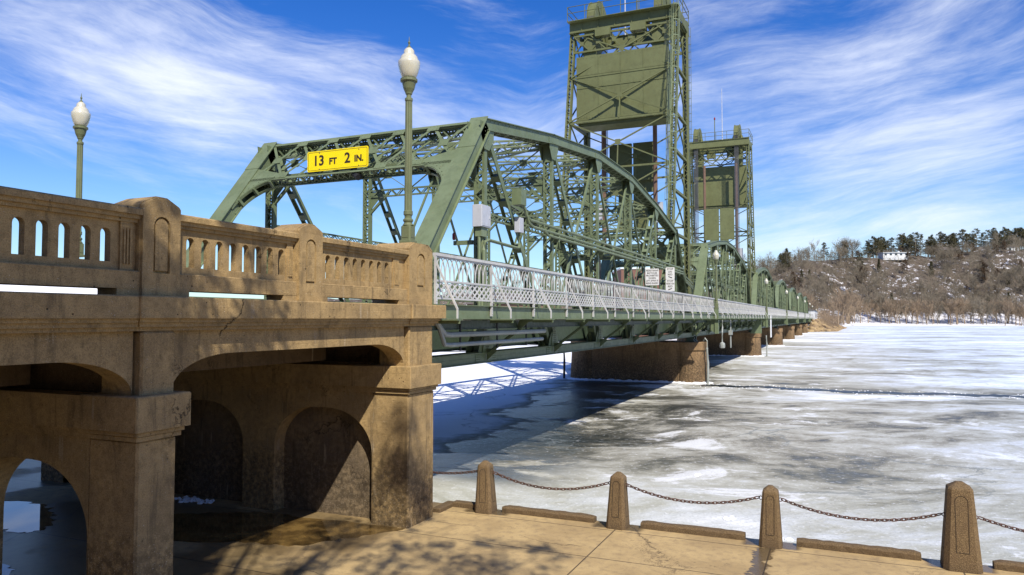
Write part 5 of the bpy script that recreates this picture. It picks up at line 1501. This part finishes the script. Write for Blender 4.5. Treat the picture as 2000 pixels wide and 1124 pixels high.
for r_ in range(3):
    for k in range(3):
        b_ = MB(); x = 0.2+3.4*k; b_.box(x, x+1.3, -0.08, 0, 2.0+4.6*r_, 4.4+4.6*r_); b_.build('window', M['window'], bk, org=(0, 0, 0))
bk2 = thing('cream_building', 'low cream building left of the brick one behind the railing', 'building', (*cw(2, 230), ZI)); bk2.rotation_euler = (0, 0, TH)
b_ = MB(); b_.box(-16, 12, 0, 12, -0.5, 9.5); b_.build('wall', M['housebr'], bk2, org=(0, 0, 0))
b_ = MB(); b_.poly([[(-0.6, 9.5), (12.6, 9.5), (6, 13.0)]], 'x', -16.5, 12.5); b_.build('roof', M['roofd'], bk2, org=(0, 0, 0))
sheet('far_shore', [cw(-40, 160), cw(45, 160), cw(70, 260), cw(-80, 260)], ZI+0.25, M['hill'])

# ------------------------------------------------------------------ trees
def grow(seed, H, spread=0.55, levels=4, tw_r=0.035, kids_=(5, 5, 4, 3), lean=0.0, r0=None, lowest=0.28, up=0.25):
    rnd = random.Random(seed); tr, br = MB(), MB()
    r0 = r0 or H*0.016
    def br_(p, d, L, r, lv):
        pts = [p]; rs = [r]; dd = d; n = 4 if lv == 0 else 3
        for i in range(n):
            dd = norm((dd[0]+rnd.uniform(-.16, .16), dd[1]+rnd.uniform(-.16, .16), dd[2]+rnd.uniform(-.08, .10)+0.03*lv))
            p = add(p, dd, L/n); pts.append(p); rs.append(r*(1-(0.75 if lv else 0.6)*(i+1)/n))
        if lv < 2: (tr if lv == 0 else br).tube(pts, rs, 5 if lv == 0 else 4, False)
        elif lv < levels:
            br.tube(pts, [max(v, tw_r) for v in rs], 3, False)
        else:
            s_ = norm(cross(dd, (rnd.uniform(-1, 1), rnd.uniform(-1, 1), rnd.uniform(-1, 1))))
            b0 = len(br.v); br.v += [add(pts[0], s_, tw_r), add(pts[0], s_, -tw_r), pts[-1]]; br.f.append((b0, b0+1, b0+2)); return
        if lv >= levels: return
        k = kids_[min(lv, len(kids_)-1)]
        for j in range(k):
            t = (lowest if lv == 0 else 0.3)+(1-(lowest if lv == 0 else 0.3))*(j+rnd.uniform(0, .9))/k
            q = t*(len(pts)-1); i0 = min(int(q), len(pts)-2); bp = lerp(pts[i0], pts[i0+1], q-i0)
            a = rnd.uniform(0, 2*math.pi)+j*2.4; s_ = norm(cross(dd, (math.cos(a), math.sin(a), 0.3)))
            nd = norm(add(add(tuple(v*(1-spread) for v in dd), s_, spread*rnd.uniform(.8, 1.3)), (0, 0, up)))
            br_(bp, nd, L*rnd.uniform(.45, .68)*(1.0 if lv else (1.15-0.5*t)), rs[i0]*0.55, lv+1)
    br_((0, 0, -0.4), norm((lean, 0, 1)), H*0.78, r0, 0)
    return tr, br
def needles(seed, H, kind='pine'):
    rnd = random.Random(seed); tr = MB(); fo = MB()
    tr.tube([(0, 0, -0.5), (rnd.uniform(-.3, .3), rnd.uniform(-.3, .3), H*0.5), (0, 0, H*0.97)], [H*0.02, H*0.013, 0.04], 5, False)
    def pad(c_, rx, rz, n):
        for i in range(n):
            a = rnd.uniform(0, 6.283); q = math.sqrt(rnd.random()); p = (c_[0]+rx*q*math.cos(a), c_[1]+rx*q*math.sin(a), c_[2]+rnd.gauss(0, rz)-0.15*q*rx)
            s_ = rnd.uniform(.28, .55); u = norm((rnd.gauss(0, 1), rnd.gauss(0, 1), rnd.gauss(0, .5))); v = norm(cross(u, (rnd.gauss(0, 1), rnd.gauss(0, 1), 1)))
            b0 = len(fo.v); fo.v += [add(p, u, s_), add(add(p, u, -s_*.6), v, s_*.5), add(add(p, u, -s_*.6), v, -s_*.5)]; fo.f.append((b0, b0+1, b0+2))
    n = 15 if kind == 'pine' else 20
    for i in range(n):
        t = 0.22+0.76*(i/n) if kind == 'pine' else 0.12+0.86*i/n
        w_ = H*(0.27*math.sin(min(1, (1.08-t)*1.6)*math.pi/2)) if kind == 'pine' else H*0.22*(1.03-t)
        for k in range(3 if kind == 'pine' else 4):
            if kind == 'pine' and rnd.random() < .18: continue
            a = rnd.uniform(0, 6.283); L = w_*rnd.uniform(.5, 1.15); z = H*t+rnd.uniform(-.5, .5); e = (L*math.cos(a), L*math.sin(a), z+L*.12)
            tr.tube([(0, 0, z-.3), e], [0.09, 0.03], 3, False)
            pad(lerp((0, 0, z), e, .72), max(.8, L*.46), .33, 42 if kind == 'pine' else 30)
    return tr, fo
protos = {}
def proto(key, mk, name, label, cat, group, m1, m2, child):
    tr, br = mk
    t = thing(name, label, cat, (0, 0, 0), group)
    tr.build('trunk', m1, t, org=(0, 0, 0)); br.build(child, m2, t, org=(0, 0, 0), smooth=False)
    protos[key] = [t, False]
gB = 'bare trees of the wooded far bank'
for i in range(5):
    proto('b%d' % i, grow(40+i, 16, 0.50+0.04*i, 4, 0.040, (8, 6, 4, 4)), 'bare_tree', 'leafless grey-brown tree in the wood on the far bank', 'tree', gB, M['bark'], M['bark'], 'branches')
for i in range(3):
    proto('p%d' % i, grow(60+i, 14, 0.42, 4, 0.045, (7, 6, 5, 4), lowest=0.24, r0=0.30), 'pale_bare_tree', 'pale twiggy leafless tree on the low shore of the far bank', 'tree', 'pale bare trees along the far shore', M['barkp'], M['barkp'], 'branches')
for i in range(4):
    proto('n%d' % i, needles(80+i, 19), 'pine_tree', 'dark pine on top of the far bluff', 'tree', 'pines on the far bluff', M['bark'], M['needle'], 'crown')
for i in range(2):
    proto('c%d' % i, needles(90+i, 15, 'cedar'), 'cedar_tree', 'dark conical evergreen on the far slope', 'tree', 'evergreens on the far slope', M['bark'], M['needle'], 'crown')
for i in range(2):
    proto('o%d' % i, needles(95+i, 15), 'oak_tree', 'brown-leaved oak on the far slope', 'tree', 'brown oaks on the far slope', M['bark'], M['leaf'], 'crown')
rt = random.Random(77)
def place(key, R_, F_, sc, dz=0.0, z=None, label=None):
    pr = protos[key]; x, y = cw(R_, F_); zz = (hz(R_, F_) if z is None else z)+dz
    if not pr[1]: o = pr[0]; pr[1] = True; o.location = (x, y, zz)
    else: o = copy_tree(pr[0], (x, y, zz))
    o.rotation_euler = (0, 0, rt.uniform(0, 6.28)); o.scale = (sc*rt.uniform(.9, 1.15), sc*rt.uniform(.9, 1.15), sc)
    if label: o['label'] = label
    return o
def Rpx(px, F_): return (px-1000)/1444*F_
# ridge: pines right of the white house, bare crowns left
for i in range(78):
    px = rt.uniform(1690, 2015); F_ = rt.uniform(636, 668)
    if 1718 < px < 1790: F_ = rt.uniform(650, 675)
    place('n%d' % rt.randrange(4), Rpx(px, F_), F_, rt.uniform(.75, 1.15))
for i in range(14):
    F_ = rt.uniform(600, 640); place('n%d' % rt.randrange(4), Rpx(rt.choice((rt.uniform(1525, 1560), rt.uniform(1600, 1700))), F_), F_, rt.uniform(.6, .95))
for i in range(12):
    F_ = rt.uniform(530, 610); place('c%d' % rt.randrange(2), Rpx(rt.uniform(1500, 2000), F_), F_, rt.uniform(.5, .9))
for i in range(34):
    F_ = rt.uniform(560, 640); place('o%d' % rt.randrange(2), Rpx(rt.uniform(1490, 2010), F_), F_, rt.uniform(.5, .85))
for i in range(185):                          # slope
    px = rt.uniform(1470, 2015); F_ = rt.uniform(515, 640)
    if 1700 < px < 1800 and 585 < F_ < 640: continue
    place('b%d' % rt.randrange(5), Rpx(px, F_), F_, rt.uniform(.65, 1.15), label='leafless tree on the snowy slope of the far bluff')['group'] = 'bare trees on the far slope'
for i in range(85):                           # shore row
    px = rt.uniform(1640, 2010); F_ = rt.uniform(501, 516)
    place('b%d' % rt.randrange(5) if rt.random() < .3 else 'p%d' % rt.randrange(3), Rpx(px, F_), F_, rt.uniform(.7, 1.15), label='leafless tree in the row standing along the far shoreline')['group'] = 'trees along the far shoreline'
for i in range(60):                           # behind the bridge, left
    px = rt.uniform(840, 1480); F_ = rt.uniform(520, 640)
    place('b%d' % rt.randrange(5), Rpx(px, F_), F_, rt.uniform(.8, 1.25), label='leafless tree on the far bank seen behind the bridge trusses')['group'] = 'bare trees behind the trusses'
for i in range(30):                           # causeway thicket
    y = rt.uniform(326, 470); x = rt.uniform(-6, 3)+0.05*(y-318) if i % 2 else rt.uniform(-30, -12)
    F_ = -x*sT+y*cT; R_ = x*cT+y*sT
    place('p%d' % rt.randrange(3), R_, F_, rt.uniform(.6, 1.05), z=-2.2 if x > -8 else -1.0, label='pale twiggy tree on the causeway behind the rocks')['group'] = 'pale trees on the causeway'
for k_, pr in protos.items():
    if not pr[1]: pr[0].location = (*cw(Rpx(1700, 560), 560), hz(Rpx(1700, 560), 560)); pr[1] = True
# undergrowth: one mass nobody could count
def mass(name, spots, seed, m, H=(2.2, 6.0), base=(3, 4, 3)):
    rnd = random.Random(seed); srcs = []
    for i in range(4):
        t_, b2 = grow(seed*10+i, 6.0, 0.6, 3, 0.035, base, lowest=0.05, r0=0.07)
        V_ = np.array(t_.v+b2.v); Fq = t_.f+[tuple(j+len(t_.v) for j in f) for f in b2.f]; srcs.append((V_, Fq))
    mb = MB()
    for (x, y, z) in spots:
        V_, Fq = rnd.choice(srcs); a = rnd.uniform(0, 6.28); s_ = rnd.uniform(*H)/6.0
        ca, sa = math.cos(a)*s_, math.sin(a)*s_; b0 = len(mb.v)
        W = np.empty_like(V_); W[:, 0] = V_[:, 0]*ca-V_[:, 1]*sa+x; W[:, 1] = V_[:, 0]*sa+V_[:, 1]*ca+y; W[:, 2] = V_[:, 2]*s_+z
        mb.v += list(map(tuple, W)); mb.f += [tuple(j+b0 for j in f) for f in Fq]
    o = mb.build(name, m); o['kind'] = 'stuff'; return o
sp1 = []
for i in range(2600):
    F_ = rt.uniform(503, 660); px = rt.uniform(1440, 2030)
    if 1690 < px < 1850 and rt.random() < .35 and F_ > 540: continue
    if F_ < 548 and px > 1640 and rt.random() < .72: continue
    R_ = Rpx(px, F_); sp1.append((*cw(R_, F_), hz(R_, F_)))
for i in range(420):
    F_ = rt.uniform(505, 640); R_ = Rpx(rt.uniform(800, 1460), F_); sp1.append((*cw(R_, F_), hz(R_, F_)))
mass('undergrowth', sp1, 5, M['bark'], (3.5, 10.0)).__setitem__('label', 'brown leafless brush covering the far bank')
sp2 = []
for i in range(170):
    y = rt.uniform(318, 520); x = rt.uniform(-8, toe(y)-1.5); sp2.append((x, y, bank_z(x, y)-0.3))
for i in range(60): sp2.append((*cw(rt.uniform(-30, 60), rt.uniform(180, 215)), ZI+.2))
mass('shore_brush', sp2, 6, M['barkp'], (3.0, 7.5)).__setitem__('label', 'pale twiggy brush behind the rocks')
for i in range(9):
    F_ = rt.uniform(215, 300); R_ = rt.uniform(-35, 60)
    place('b%d' % rt.randrange(5), R_, F_, rt.uniform(.7, 1.0), z=ZI, label='leafless tree beside the buildings seen through the truss')['group'] = 'bare trees near the brick building'

# ------------------------------------------------------------------ the tree above the photographer that throws the dappled shade
tr, br = grow(7, 19, 0.62, 4, 0.014, (9, 7, 6, 5), r0=0.30, lowest=0.45, up=0.12)
rnd = random.Random(9); lf = MB()
def leaves(c_, r, n, s0=0.10):
    for i in range(n):
        p = (c_[0]+rnd.gauss(0, r), c_[1]+rnd.gauss(0, r), c_[2]+rnd.gauss(0, r*.7)); u = norm((rnd.gauss(0, 1), rnd.gauss(0, 1), rnd.gauss(0, 1))); v = norm(cross(u, (rnd.gauss(0, 1), rnd.gauss(0, 1), 1))); s_ = rnd.uniform(.6, 1.3)*s0
        b0 = len(lf.v); lf.v += [add(p, u, s_), add(p, v, s_*.6), add(p, u, -s_), add(p, v, -s_*.6)]; lf.f.append((b0, b0+1, b0+2, b0+3))
TX, TY = 1.0, -4.2
def shade(target, t, r, n, s0=0.10):   # leafy bough on the ray from a shaded spot towards the sun
    c_ = (target[0]+sv.x*t-TX, target[1]+sv.y*t-TY, target[2]+sv.z*t-ZG); leaves(c_, r, n, s0)
    if rnd.random() < 0.3: br.tube([(0, 0, max(5.0, c_[2]*0.62)), lerp((0, 0, c_[2]*0.75), c_, 0.55), c_], [0.07, 0.04, 0.015], 4, False)
U_ = rnd.uniform
for i in range(80): shade((XS, U_(2.6, 6.95), U_(-1.2, 1.6)), U_(12, 17), .36, 200)
for i in range(38): shade((XS, U_(6.9, 9.8), U_(-1.0, 1.6)), U_(11, 14), .10, 24, 0.075)
for i in range(44): shade((U_(-12.2, -8.6), 7.0, U_(-4.5, -0.9)), U_(14, 18), .26, 85)
for i in range(20): shade((XS, U_(7.0, 7.7), U_(-4.4, -0.4)), U_(14, 18), .16, 50)
for i in range(95): shade((U_(-10.5, -4.6), U_(9.2, 13.9), ZG), U_(17, 23), .17, 30, 0.075)
for i in range(14): shade((U_(-9.4, -8.5), U_(13.8, 14.8), U_(-4.4, -3.2)), U_(24, 30), .20, 34, 0.1)
oak = thing('oak_tree', 'large oak over the promenade whose branches shade the viaduct', 'tree', (TX, TY, ZG))
tr.build('trunk', M['bark'], oak, org=(0, 0, 0)); br.build('branches', M['bark'], oak, org=(0, 0, 0)); lf.build('leaves', M['leaf'], oak, org=(0, 0, 0))

for o in bpy.data.objects:
    if '_o' in o: del o['_o']
